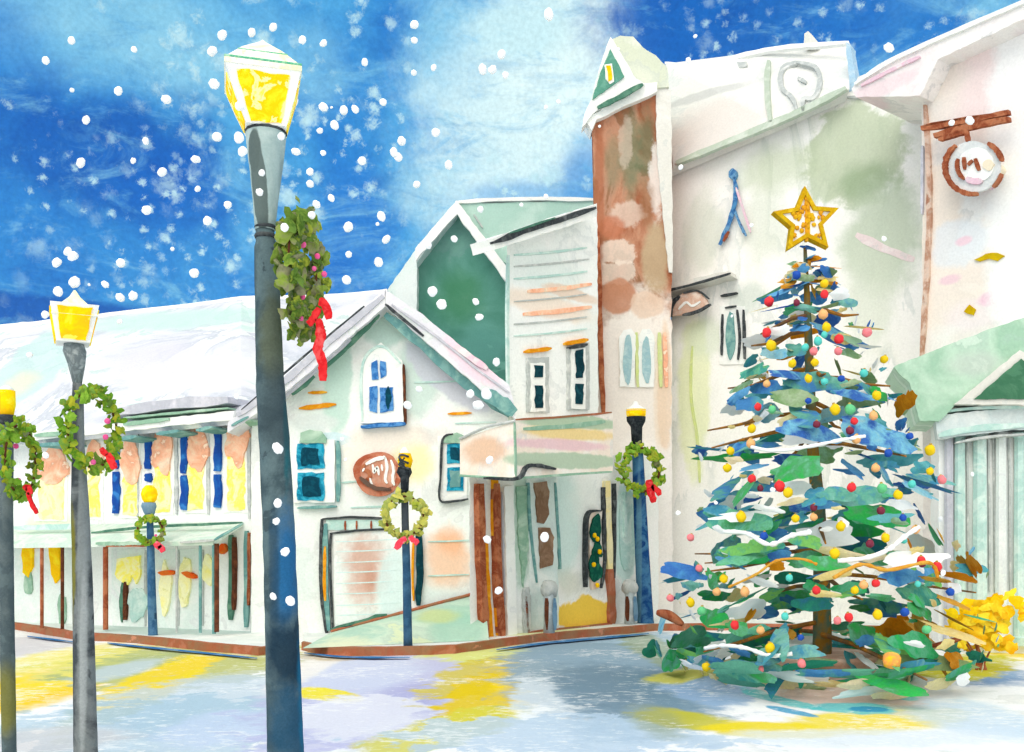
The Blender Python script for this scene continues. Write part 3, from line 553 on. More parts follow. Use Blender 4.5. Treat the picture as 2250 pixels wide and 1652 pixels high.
for (x, yt, yb, d) in ((1182, 785, 906, 0), (1271, 752, 900, 1)):
    w_ = part(WS, sh, 'window', LGREY, poly=rect(x - 22, yt, x + 24, yb), off=.05)
    part(WS, w_, 'sash', WHITE, poly=rect(x - 15, yt + 12, x + 16, yb - 2), off=.07)
    for a, b in (((yt + 18, yt + 42), (yt + 62, yb - 10)) if not d else ((yt + 16, yt + 80), (yt + 92, yb - 12))): part(WS, w_, 'pane', NAVY, poly=rect(x - 6, a, x + 11, b), off=.085, wob=2.5)
    part(WS, w_, 'lintel', OCHRE, stroke=([(x - 28, yt - 12), (x + 30, yt - 20 if not d else yt - 2)], 9), off=.05, taper=.4) if not d else part(WS, w_, 'lintel', OCHRE, stroke=([(x - 26, yt + 3), (x + 22, yt - 6)], 9), off=.09, taper=.4)
    if d: part(WS, w_, 'hood_line', GREY, stroke=([(x - 18, yt + 12), (x + 20, yt + 4)], 8), off=.095)
# canopy
CAN = wash('canopy', [(250, 240, 230), (246, 230, 214), (252, 247, 240)], .9,
           [fb(1240, 935, 130, 14, (176, 200, 170), .9, .3, 15.8, -3), fb(1250, 960, 120, 14, (244, 214, 140), .85, .5, 15.8, -3), fb(1230, 985, 110, 12, (240, 200, 206), .85, .5, 15.8, -3), fb(1240, 1018, 120, 16, (180, 202, 176), .9, .3, 15.8, -3), fb(1070, 1005, 40, 30, (226, 178, 140), .7, .6, 16), fb(1115, 960, 40, 20, (248, 238, 226), .7, .6, 16)])
fc = [WS.hit(1131, 925, 1.2), WS.hit(1346, 908, 1.2), WS.hit(1346, 1036, 1.2), WS.hit(1131, 1052, 1.2)]
bk = [WS.hit(1020, 966, 0), WS.hit(1346, 908, 0), WS.hit(1346, 1040, 0), WS.hit(1024, 1046, 0)]
back = [p - WS.n * 1.17 for p in fc]; back[0].z = bk[0].z; back[3].z = bk[3].z
m = MB(); m.prism(fc, back); cn = m.build('canopy', CAN, sh)
for st, w, mt in (([(1131, 928), (1133, 990), (1134, 1050)], 4, SAGE), ([(1134, 922), (1240, 915), (1344, 906)], 5, KERBM), ([(1136, 1050), (1230, 1044), (1345, 1036)], 5, SAGE), ([(1150, 942), (1250, 936), (1330, 926)], 10, SAGE)): part(WS, cn, 'canopy_stripe', mt, stroke=(st, w), off=1.208, t=.02)
m = MB(); m.tube([back[0] - Vector((0, .03, 0)), (back[0] + fc[0]) / 2 + Vector((0, -.04, .05)), fc[0] - Vector((0, .02, 0))], .022, 6); m.build('canopy_edge', LGREY, cn)
m = MB(); m.tube([back[3] - Vector((0, .03, 0)), (back[3] + fc[3]) / 2, fc[3]], .02, 6); m.build('canopy_edge', SAGE, cn)
part(WS, sh, 'awning_line', GREY, stroke=([(1066, 1050), (1130, 1052), (1148, 1044), (1158, 1026), (1180, 1022), (1222, 1030)], 8), off=1.25, t=.04)
for x, y0_, y1_, w, mt, of in ((1058, 1062, 1402, 13, BRN, .12), (1065, 1190, 1404, 18, OCHRE, .06), (1089, 1052, 1402, 13, OCHRE, .06), (1094, 1062, 1405, 12, BRN, .12), (1106, 1080, 1400, 7, LAV, .05)):
    part(WS, sh, 'post', mt, stroke=([(x, y0_), (x + 3, (y0_ + y1_) / 2), (x + 12, y1_)], w), off=of, taper=.8)
part(WS, sh, 'corner_column', WHITE, poly=[(1108, 1070), (1128, 1066), (1136, 1402), (1116, 1402)], off=.09)
d = part(WS, sh, 'door', wash('shop door', [(226, 238, 234), (214, 230, 226), (238, 244, 240)], 1.6), poly=[(1160, 1050), (1222, 1048), (1228, 1385), (1166, 1388)], off=.04)
for poly in ([(1176, 1062), (1200, 1056), (1206, 1080), (1205, 1130), (1196, 1150), (1182, 1148)], [(1184, 1160), (1208, 1158), (1216, 1180), (1214, 1240), (1188, 1248)]): part(WS, d, 'pane', wash('brown glass', [(150, 120, 98), (130, 100, 78), (165, 135, 112)], 3), poly=poly, off=.07, wob=2.5)
for st, w, mt in (([(1162, 1060), (1166, 1160), (1180, 1280)], 5, TEALM), ([(1220, 1060), (1226, 1150), (1232, 1250)], 5, TEALM), ([(1158, 1290), (1160, 1400)], 14, LGREY), ([(1156, 1310), (1162, 1402)], 5, BRN)): part(WS, d if w < 10 else sh, 'edge_line', mt, stroke=(st, w), off=.06)
dw = part(WS, sh, 'display_window', wash('display window', [(244, 236, 226), (236, 214, 196)], 2), poly=[(1292, 1128), (1322, 1122), (1328, 1290), (1300, 1296)], off=.05)
for st in ([(1290, 1290), (1290, 1200), (1294, 1130), (1322, 1122)], [(1326, 1140), (1330, 1230), (1322, 1292)]): part(WS, dw, 'edge_line', GREY, stroke=(st, 5), off=.09)
for st, w, mt in (([(1335, 1056), (1338, 1150), (1342, 1250)], 12, CREAM), ([(1328, 1070), (1330, 1200)], 5, GREY), ([(1351, 1062), (1352, 1150), (1350, 1270)], 5, GREY), ([(1342, 1250), (1346, 1320), (1346, 1370)], 14, KERBM), ([(1376, 1080), (1374, 1180)], 5, TEALP)): part(WS, sh, 'window_post', mt, stroke=(st, w), off=.07, taper=.8)
part(WS, sh, 'wall_panel', TEALP, poly=blob_poly(1382, 1165, 22, 95, .1), off=.03, wob=0)
part(WS, sh, 'wall_panel', SAGE, poly=[(1136, 1070), (1164, 1064), (1162, 1200), (1150, 1290), (1140, 1200)], off=.03, wob=2.5)
part(WS, sh, 'foot_board', KERBM, stroke=([(1166, 1392), (1260, 1384), (1345, 1372)], 12), off=.1)
# small decorated tree standing in the display window
p0 = WS.hit(1311, 1290, .12)
wt = thing('window_tree', p0, 'tiny dark green tree with yellow balls inside the shop display window', 'tree')
m = MB()
for poly in (blob_poly(1310, 1160, 12, 32, .22), blob_poly(1313, 1212, 10, 20, .3), blob_poly(1309, 1248, 13, 30, .2)): WS.poly(poly, .085, .03, 0, m)
m.build('crown', wash('window tree green', [(20, 95, 75), (10, 75, 65), (40, 120, 90)], 6), wt)
for x, y in ((1312, 1184), (1317, 1212), (1312, 1286), (1306, 1176), (1304, 1240)):
    m = MB(); q = WS.hit(x, y, .1); m.lump(q, (WS.u * .05, WS.n * .03, Vector((0, 0, .045)))); m.build('ball', GOLD, wt, smooth=True)
# pale round-topped figures / posts by the door
for i, (x, yt, lab) in enumerate(((1206, 1272, 'pale grey round topped post beside the brown shop door'), (1383, 1268, 'pale grey round topped post between display window and blue lamp'))):
    WP = Wall(x - 30, WS.hit(x, HY).y - .5, x + 30, WS.hit(x, HY).y - .5); b0 = WP.ptz(x, PAVE)
    o = thing('topped_post', b0, lab, 'post'); yb = HY + (CZ - PAVE) * F / b0.y
    m = MB(); q = WP.hit(x, yt + 22); m.lump(q, (Vector((.15, 0, 0)), Vector((0, .13, 0)), Vector((0, 0, .16))), 0, .12, 12, 8); m.build('round_top', LGREY, o, smooth=True)
    m = MB(); m.tube([q, WP.ptz(x, .7 * q.z + .3 * PAVE), b0], [.10, .085, .10], 10); m.build('shaft', wash('post grey', [(196, 205, 208), (176, 188, 192), (215, 220, 220)], 4), o, smooth=True)
    for dx, mt in ((-6, DBRN), (12, wash('post blue', [(110, 145, 170), (85, 120, 150)], 5))):
        m = MB(); WP.stroke([(x + dx, yt + 42), (x + dx + 2, yb - 6)], 9, .09, m, t=.03); m.build('stripe', mt, o)

# --- brick tower (T)
WT = Wall(1300, 19.6, 1476, 19.6)
tw = thing('brick_tower', base_of(WT, 1385), 'tall narrow brick tower with green pediment and small lit slot window', 'tower')
TWm = wash('tower brick', [(178, 116, 86), (156, 92, 64), (192, 140, 112), (146, 104, 76), (172, 112, 82)], .9,
           [fb(1385, 340, 26, 110, (98, 122, 94), .7, .8, 19.6), fb(1420, 320, 22, 90, (92, 116, 88), .65, .8, 19.6), fb(1345, 360, 22, 70, (120, 128, 100), .55, .8, 19.6), fb(1375, 310, 10, 40, (216, 196, 180), .45, .6, 19.6, 0, 1.6), fb(1440, 400, 12, 60, (238, 232, 226), .7, .6, 19.6, 0, 1.4), fb(1380, 470, 30, 20, (226, 206, 190), .6, .5, 19.6, 0, 1.3), fb(1340, 500, 30, 26, (190, 118, 88), .8, .5, 19.6), fb(1345, 555, 32, 18, (240, 226, 212), .6, .4, 19.6, 0, 1.3), fb(1350, 600, 32, 18, (240, 226, 212), .6, .4, 19.6, 0, 1.3), fb(1440, 570, 30, 80, (190, 168, 136), .85, .5, 19.6), fb(1420, 450, 20, 60, (150, 110, 80), .6, .8, 19.6), fb(1400, 900, 130, 260, (246, 238, 230), .97, .35, 19.6, 0, .3), fb(1420, 1200, 130, 240, (248, 243, 238), .97, .3, 19.6, 0, .2), fb(1316, 420, 12, 180, (166, 100, 70), .7, .6, 19.6), fb(1450, 880, 14, 120, (240, 220, 198), .7, .5, 19.6), fb(1460, 860, 16, 130, (236, 210, 184), .8, .4, 19.6), fb(1358, 652, 36, 38, (196, 138, 108), .9, .2, 19.6, 0, .3), fb(1420, 670, 34, 26, (228, 200, 178), .8, .3, 19.6)], stretch=(1, 1, .6), bscale=3.2)
WT.mass([(1306, baseY(WT, 1306)), (1310, 600), (1304, 420), (1300, 250), (1440, 170), (1472, 300), (1474, 600), (1478, baseY(WT, 1478))], 3.2, 2, (.09, 1, 0)).build('wall', TWm, tw)
PALE = wash('pale stone', [(232, 230, 222), (224, 222, 214), (240, 238, 232)], 1.0)
part(WT, tw, 'roof', wash('tower roof', [(222, 226, 208), (212, 218, 196), (232, 234, 222)], 1.1), poly=[(1340, 88), (1362, 78), (1390, 80), (1412, 105), (1440, 122), (1466, 150), (1470, 190), (1416, 196), (1378, 168)], off=.1, t=3)
part(WT, tw, 'pediment', WHITE, poly=[(1341, 82), (1398, 172), (1416, 184), (1300, 250), (1278, 280), (1284, 245), (1300, 215), (1318, 140)], off=.22, t=.3)
pd = part(WT, tw, 'pediment_panel', wash('pediment green', [(110, 172, 150), (90, 150, 130), (125, 180, 160)], 2), poly=[(1341, 108), (1372, 168), (1301, 218), (1318, 160)], off=.26)
lwn = part(WT, tw, 'slot_window', WHITE, poly=[(1328, 142), (1344, 140), (1350, 178), (1340, 184), (1330, 172)], off=.29)
part(WT, lwn, 'lit_glass', GOLD, poly=[(1331, 144), (1341, 143), (1346, 174), (1338, 178)], off=.31)
part(WT, tw, 'cornice', WHITE, poly=[(1284, 262), (1416, 182), (1444, 180), (1444, 200), (1310, 262), (1300, 285)], off=.16, t=.5)
part(WT, tw, 'cornice_line', DGRN, stroke=([(1313, 236), (1360, 213), (1412, 184)], 10), off=.3, t=.05)
part(WT, tw, 'downpipe', BRN, stroke=([(1312, 505), (1316, 620), (1318, 720), (1322, 830), (1326, 910)], 11), off=.1)
part(WT, tw, 'corner_strip', PALE, poly=[(1440, 180), (1474, 200), (1478, 600), (1470, 598), (1444, 360)], off=.05)
for x in (1378, 1420):
    w_ = part(WT, tw, 'window', WHITE, poly=[(x - 16, 850), (x - 18, 740), (x - 8, 724), (x + 8, 722), (x + 18, 738), (x + 16, 850)], off=.05)
    part(WT, w_, 'pane', wash('arched pane', [(176, 208, 212), (156, 192, 200), (200, 222, 222)], 4), poly=blob_poly(x, 788, 10, 50, .16), off=.07, wob=0)
for x, mt in ((1398, wash('lime stroke', [(222, 230, 160), (206, 220, 140)], 4)), (1448, wash('lime stroke', [(222, 230, 160)])), (1460, PEACH)): part(WT, tw, 'trim', mt, stroke=([(x, 730), (x + 2, 790), (x + 4, 850)], 9), off=.04)

# --- grey hall (F)
WF = Wall(1470, 20.6, 2040, 17.6)
fh = thing('grey_hall', base_of(WF, 1740), 'big pale grey hall with sloping roof and green stained wall behind the tree', 'building')
FW = wash('grey hall wall', [(249, 248, 243), (252, 250, 246), (245, 245, 238), (253, 252, 249)], .6,
          [fb(1720, 350, 90, 60, (190, 202, 170), .65, .9, 18.8), fb(1890, 330, 70, 90, (180, 194, 160), .75, .35, 18, 0, .9), fb(1910, 390, 60, 50, (150, 172, 136), .75, .8, 18), fb(1940, 520, 70, 130, (190, 204, 180), .8, .6, 18), fb(1560, 490, 40, 90, (216, 222, 208), .7, .6, 19.5), fb(1690, 480, 50, 80, (216, 222, 206), .6, .7, 19), fb(1660, 640, 40, 40, (206, 216, 206), .7, .8, 19), fb(1530, 860, 30, 170, (232, 238, 190), .75, .4, 20), fb(1550, 740, 40, 50, (214, 226, 200), .6, .7, 20), fb(1920, 640, 50, 130, (214, 222, 204), .6, .6, 18), fb(1570, 1200, 100, 120, (246, 246, 242), .9, .4, 20)], stretch=(1.4, 1.4, .5))
x0, x1 = 1474, 2046
WF.mass([(x0, baseY(WF, x0)), (x0, 350), (1500, 342), (1700, 256), (1862, 186), (1880, 205), (2046, 205), (x1, baseY(WF, x1))], 6, 1.8).build('wall', FW, fh)
FR = wash('hall roof', [(234, 234, 229), (226, 227, 222), (240, 239, 235)], .7, [fb(1590, 260, 90, 80, (222, 214, 208), .7, .6, 19.5), fb(1570, 150, 100, 14, (190, 192, 190), .7, .6, 19.5)])
a = [WF.hit(1478, 366, .3), WF.hit(1700, 270, .3), WF.hit(1866, 196, .3)]; b = [WF.hit(1462, 140, -1.2), WF.hit(1640, 118, -1.2), WF.hit(1862, 94, -1.2)]
m = MB(); dn = Vector((0, .25, -.12)); m.strip(b, a, [p + dn for p in b], [p + dn for p in a]); fr_ = m.build('roof', FR, fh)
# a sheet just above the slope used for the marks on the roof
class Slope(Wall):
    def __init__(s, p, q, r):
        s.A = p; s.n = (q - p).cross(r - p).normalized()
        if s.n.dot(Vector((0, 0, CZ)) - p) < 0: s.n = -s.n
SR = Slope(a[0], a[2], b[1])
part(SR, fr_, 'ridge_snow', WHITE, stroke=([(1460, 138), (1520, 142), (1600, 128), (1700, 106), (1790, 98), (1864, 92)], 9), off=.06)
for st, w, mt in (([(1484, 357), (1580, 318), (1700, 268), (1780, 232), (1858, 192)], 13, wash('eave green', [(196, 206, 190), (180, 194, 176), (206, 214, 202)], 3)), ([(1688, 132), (1684, 200), (1692, 268)], 12, wash('eave green', [(196, 206, 190)])), ([(1540, 158), (1580, 152), (1640, 140)], 16, LGREY), ([(1750, 136), (1718, 150), (1716, 190), (1738, 212), (1750, 240)], 9, LGREY), ([(1750, 136), (1790, 146), (1800, 180), (1786, 214), (1764, 216), (1764, 244)], 9, LGREY), ([(1752, 170), (1770, 180)], 9, LGREY)):
    part(SR, fr_, 'roof_trim', mt, stroke=(st, w), off=.05)
part(WF, fh, 'end_board', wash('end blue', [(190, 216, 232), (170, 204, 226), (214, 228, 236)], 3), poly=[(1858, 92), (1868, 100), (1882, 190), (1866, 200)], off=.02, t=.3)
m = MB(); WF.poly([(1766, 104), (1766, 74), (1776, 68), (1794, 90), (1796, 102)], -.9, .4, 1, m); m.build('chimney', PALE, fh)
part(WF, fh, 'wall_ledge', LGREY, stroke=([(1860, 214), (1940, 210), (2000, 216)], 7), off=.05)
aw_ = part(WF, fh, 'awning', PALE, poly=[(1448, 630), (1600, 594), (1604, 606), (1452, 646)], off=.35, t=.4)
part(WF, aw_, 'awning_edge', GREY, stroke=([(1452, 642), (1530, 622), (1604, 600)], 5), off=.38, t=.03)
part(WF, aw_, 'awning_edge', GREY, stroke=([(1450, 634), (1456, 646)], 10), off=.38, t=.03)
fw_ = part(WF, fh, 'narrow_window', WHITE, poly=rect(1580, 672, 1636, 800), off=.03)
part(WF, fw_, 'pane', TEALM, poly=blob_poly(1604, 738, 10, 50, .1), off=.06, wob=0)
for st in ([(1618, 680), (1624, 740), (1620, 790)], [(1632, 680), (1634, 788)], [(1582, 650), (1618, 643)], [(1586, 690), (1584, 780)], [(1592, 676), (1616, 672)]): part(WF, fw_, 'edge_line', GREY, stroke=(st, 5), off=.07)
part(WF, fh, 'wall_stroke', wash('faint pink', [(240, 226, 224), (236, 218, 218), (244, 234, 232)], 3), stroke=([(1880, 515), (1940, 545), (2008, 570)], 18), off=.008)
m = MB(); WF.stroke([(1520, 760), (1516, 860), (1530, 960), (1536, 1060)], 5, .03, m); m.build('drip_line', wash('lime stroke', [(222, 230, 160)]), fh)
# half-round shop sign under the awning and the blue ribbon on the wall
p0 = WF.hit(1512, 690, .3)
hs = thing('half_round_sign', p0, 'half round brown shop sign with dark rim below the small awning', 'sign')
part(WF, hs, 'board', wash('sign peach', [(228, 200, 184), (214, 176, 154), (240, 224, 212)], 5), poly=[(1474, 694), (1480, 664), (1500, 644), (1530, 640), (1552, 656), (1558, 672), (1520, 688)], off=.3, t=.06)
for st, w in (([(1472, 696), (1476, 668), (1492, 650)], 8), ([(1498, 692), (1530, 684), (1560, 668)], 6), ([(1500, 644), (1530, 638), (1556, 656)], 4)): part(WF, hs, 'rim', GREY, stroke=(st, w), off=.33, t=.05)
part(WF, hs, 'lettering', WHITE, stroke=([(1490, 680), (1506, 664), (1520, 672), (1538, 662)], 5), off=.32)
p0 = WF.hit(1610, 540, .1)
rb = thing('wall_ribbon', p0, 'thin blue forked ribbon hanging on the grey hall wall', 'ribbon')
BR = wash('ribbon blue', [(80, 140, 190), (50, 105, 165), (110, 160, 200), (70, 80, 120)], 5)
part(WF, rb, 'knot', BR, poly=blob_poly(1608, 383, 9, 11, .15), off=.1, wob=0)
for st, w, mt in (([(1611, 388), (1616, 420), (1610, 460), (1596, 500), (1580, 538)], 9, BR), ([(1612, 460), (1624, 490), (1638, 518)], 6, BR), ([(1616, 412), (1630, 455), (1648, 510)], 5, PINK), ([(1600, 508), (1588, 530)], 7, BRN)): part(WF, rb, 'tail', mt, stroke=(st, w), off=.1 if mt is BR else .115, t=.03)

# --- pale pink house at the right (H)
WH = Wall(2020, 16.2, 2300, 14.6)
hh = thing('pink_house', base_of(WH, 2150), 'pale pink house at the right edge with brown corner board', 'house')
HW = wash('pink house wall', [(246, 240, 234), (248, 246, 241), (242, 234, 228), (250, 249, 246)], .7,
          [fb(2150, 150, 70, 150, (246, 222, 220), .75, .7, 15.5), fb(2060, 180, 50, 120, (240, 232, 222), .7, .7, 15.8), fb(2060, 470, 40, 110, (240, 226, 212), .85, .3, 15.8), fb(2075, 640, 60, 70, (244, 230, 218), .8, .4, 15.8), fb(2110, 530, 40, 50, (228, 234, 240), .7, .4, 15.6), fb(2150, 690, 50, 40, (246, 232, 236), .6, .7, 15.4), fb(2110, 600, 16, 12, (240, 200, 214), .7, .6, 15.4), fb(2170, 660, 20, 16, (240, 196, 216), .8, .6, 15.4), fb(2130, 520, 12, 10, (244, 206, 218), .8, .6, 15.4), fb(2190, 570, 12, 10, (244, 206, 218), .8, .6, 15.4), fb(2230, 400, 40, 500, (251, 251, 249), .9, .5, 15)])
WH.mass([(2028, baseY(WH, 2028)), (2024, 118), (2110, 80), (2200, 34), (2420, -60), (2420, baseY(WH, 2420))], 5, 1.5).build('wall', HW, hh)
part(WH, hh, 'roof_edge', wash('pink roof edge', [(244, 238, 234), (248, 244, 240), (240, 226, 226)], 1.0, [fb(1940, 175, 60, 20, (240, 214, 218), .7, .5, 16)]), poly=[(1872, 196), (1884, 170), (1990, 112), (2110, 62), (2210, 22), (2420, -80), (2420, -40), (2210, 60), (2060, 130), (2020, 210), (1880, 214)], off=.4, t=4)
part(WH, hh, 'roof_snow', WHITE, stroke=([(1876, 184), (1950, 136), (2060, 84), (2200, 24), (2420, -74)], 9), off=.45, t=.2)
part(WH, hh, 'roof_line', PINK, stroke=([(1890, 188), (1960, 152), (2020, 124)], 7), off=.44, t=.06)
part(WH, hh, 'corner_board', wash('corner brown', [(206, 168, 146), (186, 140, 116), (226, 198, 180), (170, 120, 96)], 2.5), stroke=([(2030, 230), (2036, 330), (2040, 450), (2034, 600), (2028, 700), (2022, 790)], 10), off=.06)
part(WH, hh, 'corner_stroke', LAV, stroke=([(2025, 320), (2024, 470)], 6), off=.05)  # lavender stroke beside the corner board
for poly in ([(2140, 570), (2165, 558), (2190, 556), (2205, 562), (2190, 572), (2170, 568), (2150, 574)], [(2116, 684), (2128, 670), (2142, 680), (2138, 692), (2124, 690)]): part(WH, hh, 'gold_leaf', wash('mustard', [(216, 180, 10), (200, 160, 5)], 5), poly=poly, off=.03)
# hanging ring sign
p0 = WH.hit(2120, 440, .5)
rs = thing('ring_sign', p0, 'round white shop sign with brown ring hanging from a double brown bracket', 'sign')
for st, w in (([(2022, 281), (2100, 268), (2215, 246)], 13), ([(2050, 298), (2130, 277), (2216, 261)], 14), ([(2060, 306), (2090, 298), (2120, 288)], 8), ([(2032, 276), (2080, 266), (2150, 256)], 4)): part(WH, rs, 'bracket_bar', BRN, stroke=(st, w), off=.35, t=.08, taper=.7)
part(WH, rs, 'hanger', BRN, stroke=([(2119, 282), (2122, 296), (2124, 312)], 9), off=.36, t=.06)
part(WH, rs, 'disc', wash('ring sign grey', [(226, 228, 226), (214, 218, 218), (236, 236, 234)], 4), poly=blob_poly(2137, 366, 58, 56, .03, 40), off=.36, t=.05, wob=0)
part(WH, rs, 'inner_disc', WHITE, poly=blob_poly(2143, 362, 40, 38, .03, 36), off=.38, t=.04, wob=0)
def arc(cx, cy, rx, ry, a0, a1, n=12): return [(cx + rx * math.cos(R(a0 + (a1 - a0) * i / n)), cy + ry * math.sin(R(a0 + (a1 - a0) * i / n))) for i in range(n + 1)]
for st, w, mt in ((arc(2137, 366, 63, 60, 232, 82), 11, BRN), (arc(2137, 366, 63, 60, -60, -12), 11, BRN), (arc(2137, 366, 63, 60, 14, 48), 7, KERBM), (arc(2143, 362, 42, 40, 200, 130), 9, BRN)): part(WH, rs, 'ring', mt, stroke=(st, w), off=.41, t=.06, taper=.6)
part(WH, rs, 'pink_arc', PINK, stroke=(arc(2143, 362, 38, 36, 125, 70), 13), off=.4)
part(WH, rs, 'tan_spot', wash('sand', [(240, 226, 200)]), poly=blob_poly(2170, 362, 12, 12, .1), off=.4, wob=0)
m = MB()
for st, w in (([(2116, 345), (2118, 372)], 8), ([(2125, 362), (2135, 352)], 8), ([(2141, 348), (2149, 374)], 9)): WH.stroke(st, w, .41, m, taper=.7)
m.build('lettering', BRN, rs)

# --- columned portico with green roof (P)
WP_ = Wall(1950, 14.9, 2300, 14.3)
ph = thing('portico_house', base_of(WP_, 2180), 'green roofed portico with dark green pediment and fluted pale columns', 'building')
PW = wash('portico wall', [(250, 251, 249), (245, 248, 246), (252, 252, 250)], 1.0, [fb(2160, 1200, 90, 140, (228, 238, 236), .6, .8, 14.6)])
x0, x1 = 2062, 2430
WP_.mass([(x0, baseY(WP_, x0)), (x0, 905), (x1, 900), (x1, baseY(WP_, x1))], .9, 1.5).build('wall', PW, ph)
PR = wash('portico roof', [(176, 210, 186), (160, 198, 172), (192, 220, 198), (206, 226, 210)], .9, [fb(2120, 810, 60, 30, (196, 206, 196), .6, .9, 14.6)])
part(WP_, ph, 'roof', PR, poly=[(2020, 925), (1998, 842), (1962, 806), (2100, 750), (2235, 702), (2420, 640), (2420, 790), (2236, 776), (2120, 868), (2062, 926)], off=.35, t=1.5)
part(WP_, ph, 'pediment', PALE, poly=[(2096, 888), (2240, 768), (2440, 880), (2440, 892), (2240, 890)], off=.45, t=.4)
part(WP_, ph, 'pediment_panel', wash('pediment dark green', [(80, 132, 100), (64, 114, 86), (98, 148, 116)], 2), poly=[(2140, 876), (2242, 788), (2400, 876)], off=.48, t=.03)
part(WP_, ph, 'entablature', wash('entablature', [(222, 230, 228), (208, 220, 220), (236, 240, 238)], 1.5), poly=[(2052, 912), (2230, 896), (2420, 894), (2420, 950), (2230, 944), (2060, 964)], off=.28, t=.3)
for st, w, mt in (([(2060, 905), (2150, 896), (2300, 894)], 6, TEALP), ([(2062, 956), (2150, 940), (2260, 934)], 14, TEALP), ([(2100, 972), (2180, 958), (2300, 952)], 5, LGREY)): part(WP_, ph, 'moulding', mt, stroke=(st, w), off=.31)
for x, w, mt in ((2084, 20, LAV), (2108, 24, TEALP), (2152, 30, TEALP), (2198, 24, wash('column white', [(240, 243, 240), (226, 234, 230)], 2)), (2240, 26, TEALP), (2290, 26, TEALP)):
    m = MB(); p = WP_.hit(x, 950, .06); q = WP_.ptz(x, PAVE, .06); k = w / 2 * p.y / F; n = 16
    rings = []
    for z, s_ in ((p.z, 1.25), (p.z - .06, 1.25), (p.z - .09, .92), (p.z * .5, 1.0), (PAVE + .14, 1.05), (PAVE + .12, 1.3), (PAVE, 1.3)):
        rings.append([Vector((p.x + k * s_ * (1 - .09 * (i % 2)) * math.cos(2 * math.pi * i / n), p.y + k * s_ * (1 - .09 * (i % 2)) * math.sin(2 * math.pi * i / n), z)) for i in range(n)])
    m.rings(rings).build('column', mt, ph)
for x, w in ((2124, 4), (2171, 4), (2182, 3), (2216, 4), (2228, 3)): part(WP_, ph, 'flute_line', LGREY, stroke=([(x, 962), (x + 2, 1100), (x + 3, 1300)], w), off=.05)

# ---------------------------------------------------------------- oval sign on gable house
p0 = WG.hit(828, 1090, .1)
osn = thing('oval_sign', p0, 'oval brown sign with white scrawled lettering on the white gable front', 'sign')
part(WG, osn, 'board', wash('oval brown', [(190, 110, 82), (170, 88, 62), (204, 132, 104), (180, 100, 72)], 3), poly=blob_poly(828, 1040, 51, 48, .05, 36), off=.14, t=.1, wob=0)
part(WG, osn, 'field', wash('oval field', [(214, 158, 134), (200, 138, 112), (224, 176, 154)], 3), poly=blob_poly(832, 1040, 40, 37, .08, 30), off=.155, wob=0)
m = MB()
for st, w in (([(803, 1020), (818, 1012), (836, 1006), (846, 1004)], 8), ([(800, 1028), (796, 1036)], 5), ([(818, 1020), (822, 1038), (828, 1026), (832, 1044)], 6), ([(846, 1004), (850, 1026), (846, 1050), (850, 1062)], 6), ([(858, 1010), (864, 1030), (862, 1054), (866, 1066)], 6), ([(812, 1050), (818, 1066)], 5), ([(838, 1020), (840, 1034)], 5)): WG.stroke(st, w, .175, m)
m.build('lettering', WHITE, osn)
part(WG, osn, 'dark_letter', BRN, stroke=([(802, 1020), (796, 1030), (808, 1036), (812, 1048), (800, 1056)], 9), off=.17)
part(WG, osn, 'rim_stroke', wash('rim brown', [(110, 85, 72), (90, 70, 62)], 4), stroke=([(790, 1048), (806, 1062), (826, 1072), (858, 1076)], 9), off=.18)

# ---------------------------------------------------------------- street lamps
def ring4(c, h, rot=None, n=4):
    rot = math.atan2(-c.x, c.y) + .03 if rot is None else rot
    return [c + Vector((h * math.sqrt(2) * math.cos(rot + math.pi / 4 + k * math.pi / 2), h * math.sqrt(2) * math.sin(rot + math.pi / 4 + k * math.pi / 2), 0)) for k in range(4)]
def ringN(c, h, n=16): return [c + Vector((h * math.cos(2 * math.pi * k / n), h * math.sin(2 * math.pi * k / n), 0)) for k in range(n)]
def sect(Y, rows, mb, kind='round', n=16):
    rings = []
    dense = []
    for (a, b) in zip(rows, rows[1:]):
        k = max(1, int(abs(b[1] - a[1]) / 24)) if kind == 'round' else 1
        dense += [tuple(a[j] + (b[j] - a[j]) * i / k for j in range(3)) for i in range(k)]
    dense.append(rows[-1])
    for (x, y, h) in dense:
        hh_ = h * (1 + (.05 * mnoise.noise(Vector((y * .03, x, 0))) if kind == 'round' else 0))
        rings.append(ringN(at(x, y, Y), hh_ * Y / F, n) if kind == 'round' else ring4(at(x, y, Y), hh_ * Y / F * .93))
    return mb.rings(rings)
GLASS = wash('lamp glass', [(250, 244, 150), (252, 228, 40), (250, 200, 10), (248, 244, 170), (252, 222, 20)], 9.0, emit=.2, tide=.06, grain=.03)
GLASS2 = wash('lamp glass gold', [(252, 226, 40), (250, 210, 5), (248, 190, 20), (252, 232, 90)], 7.0, emit=.2, tide=.06, grain=.03)
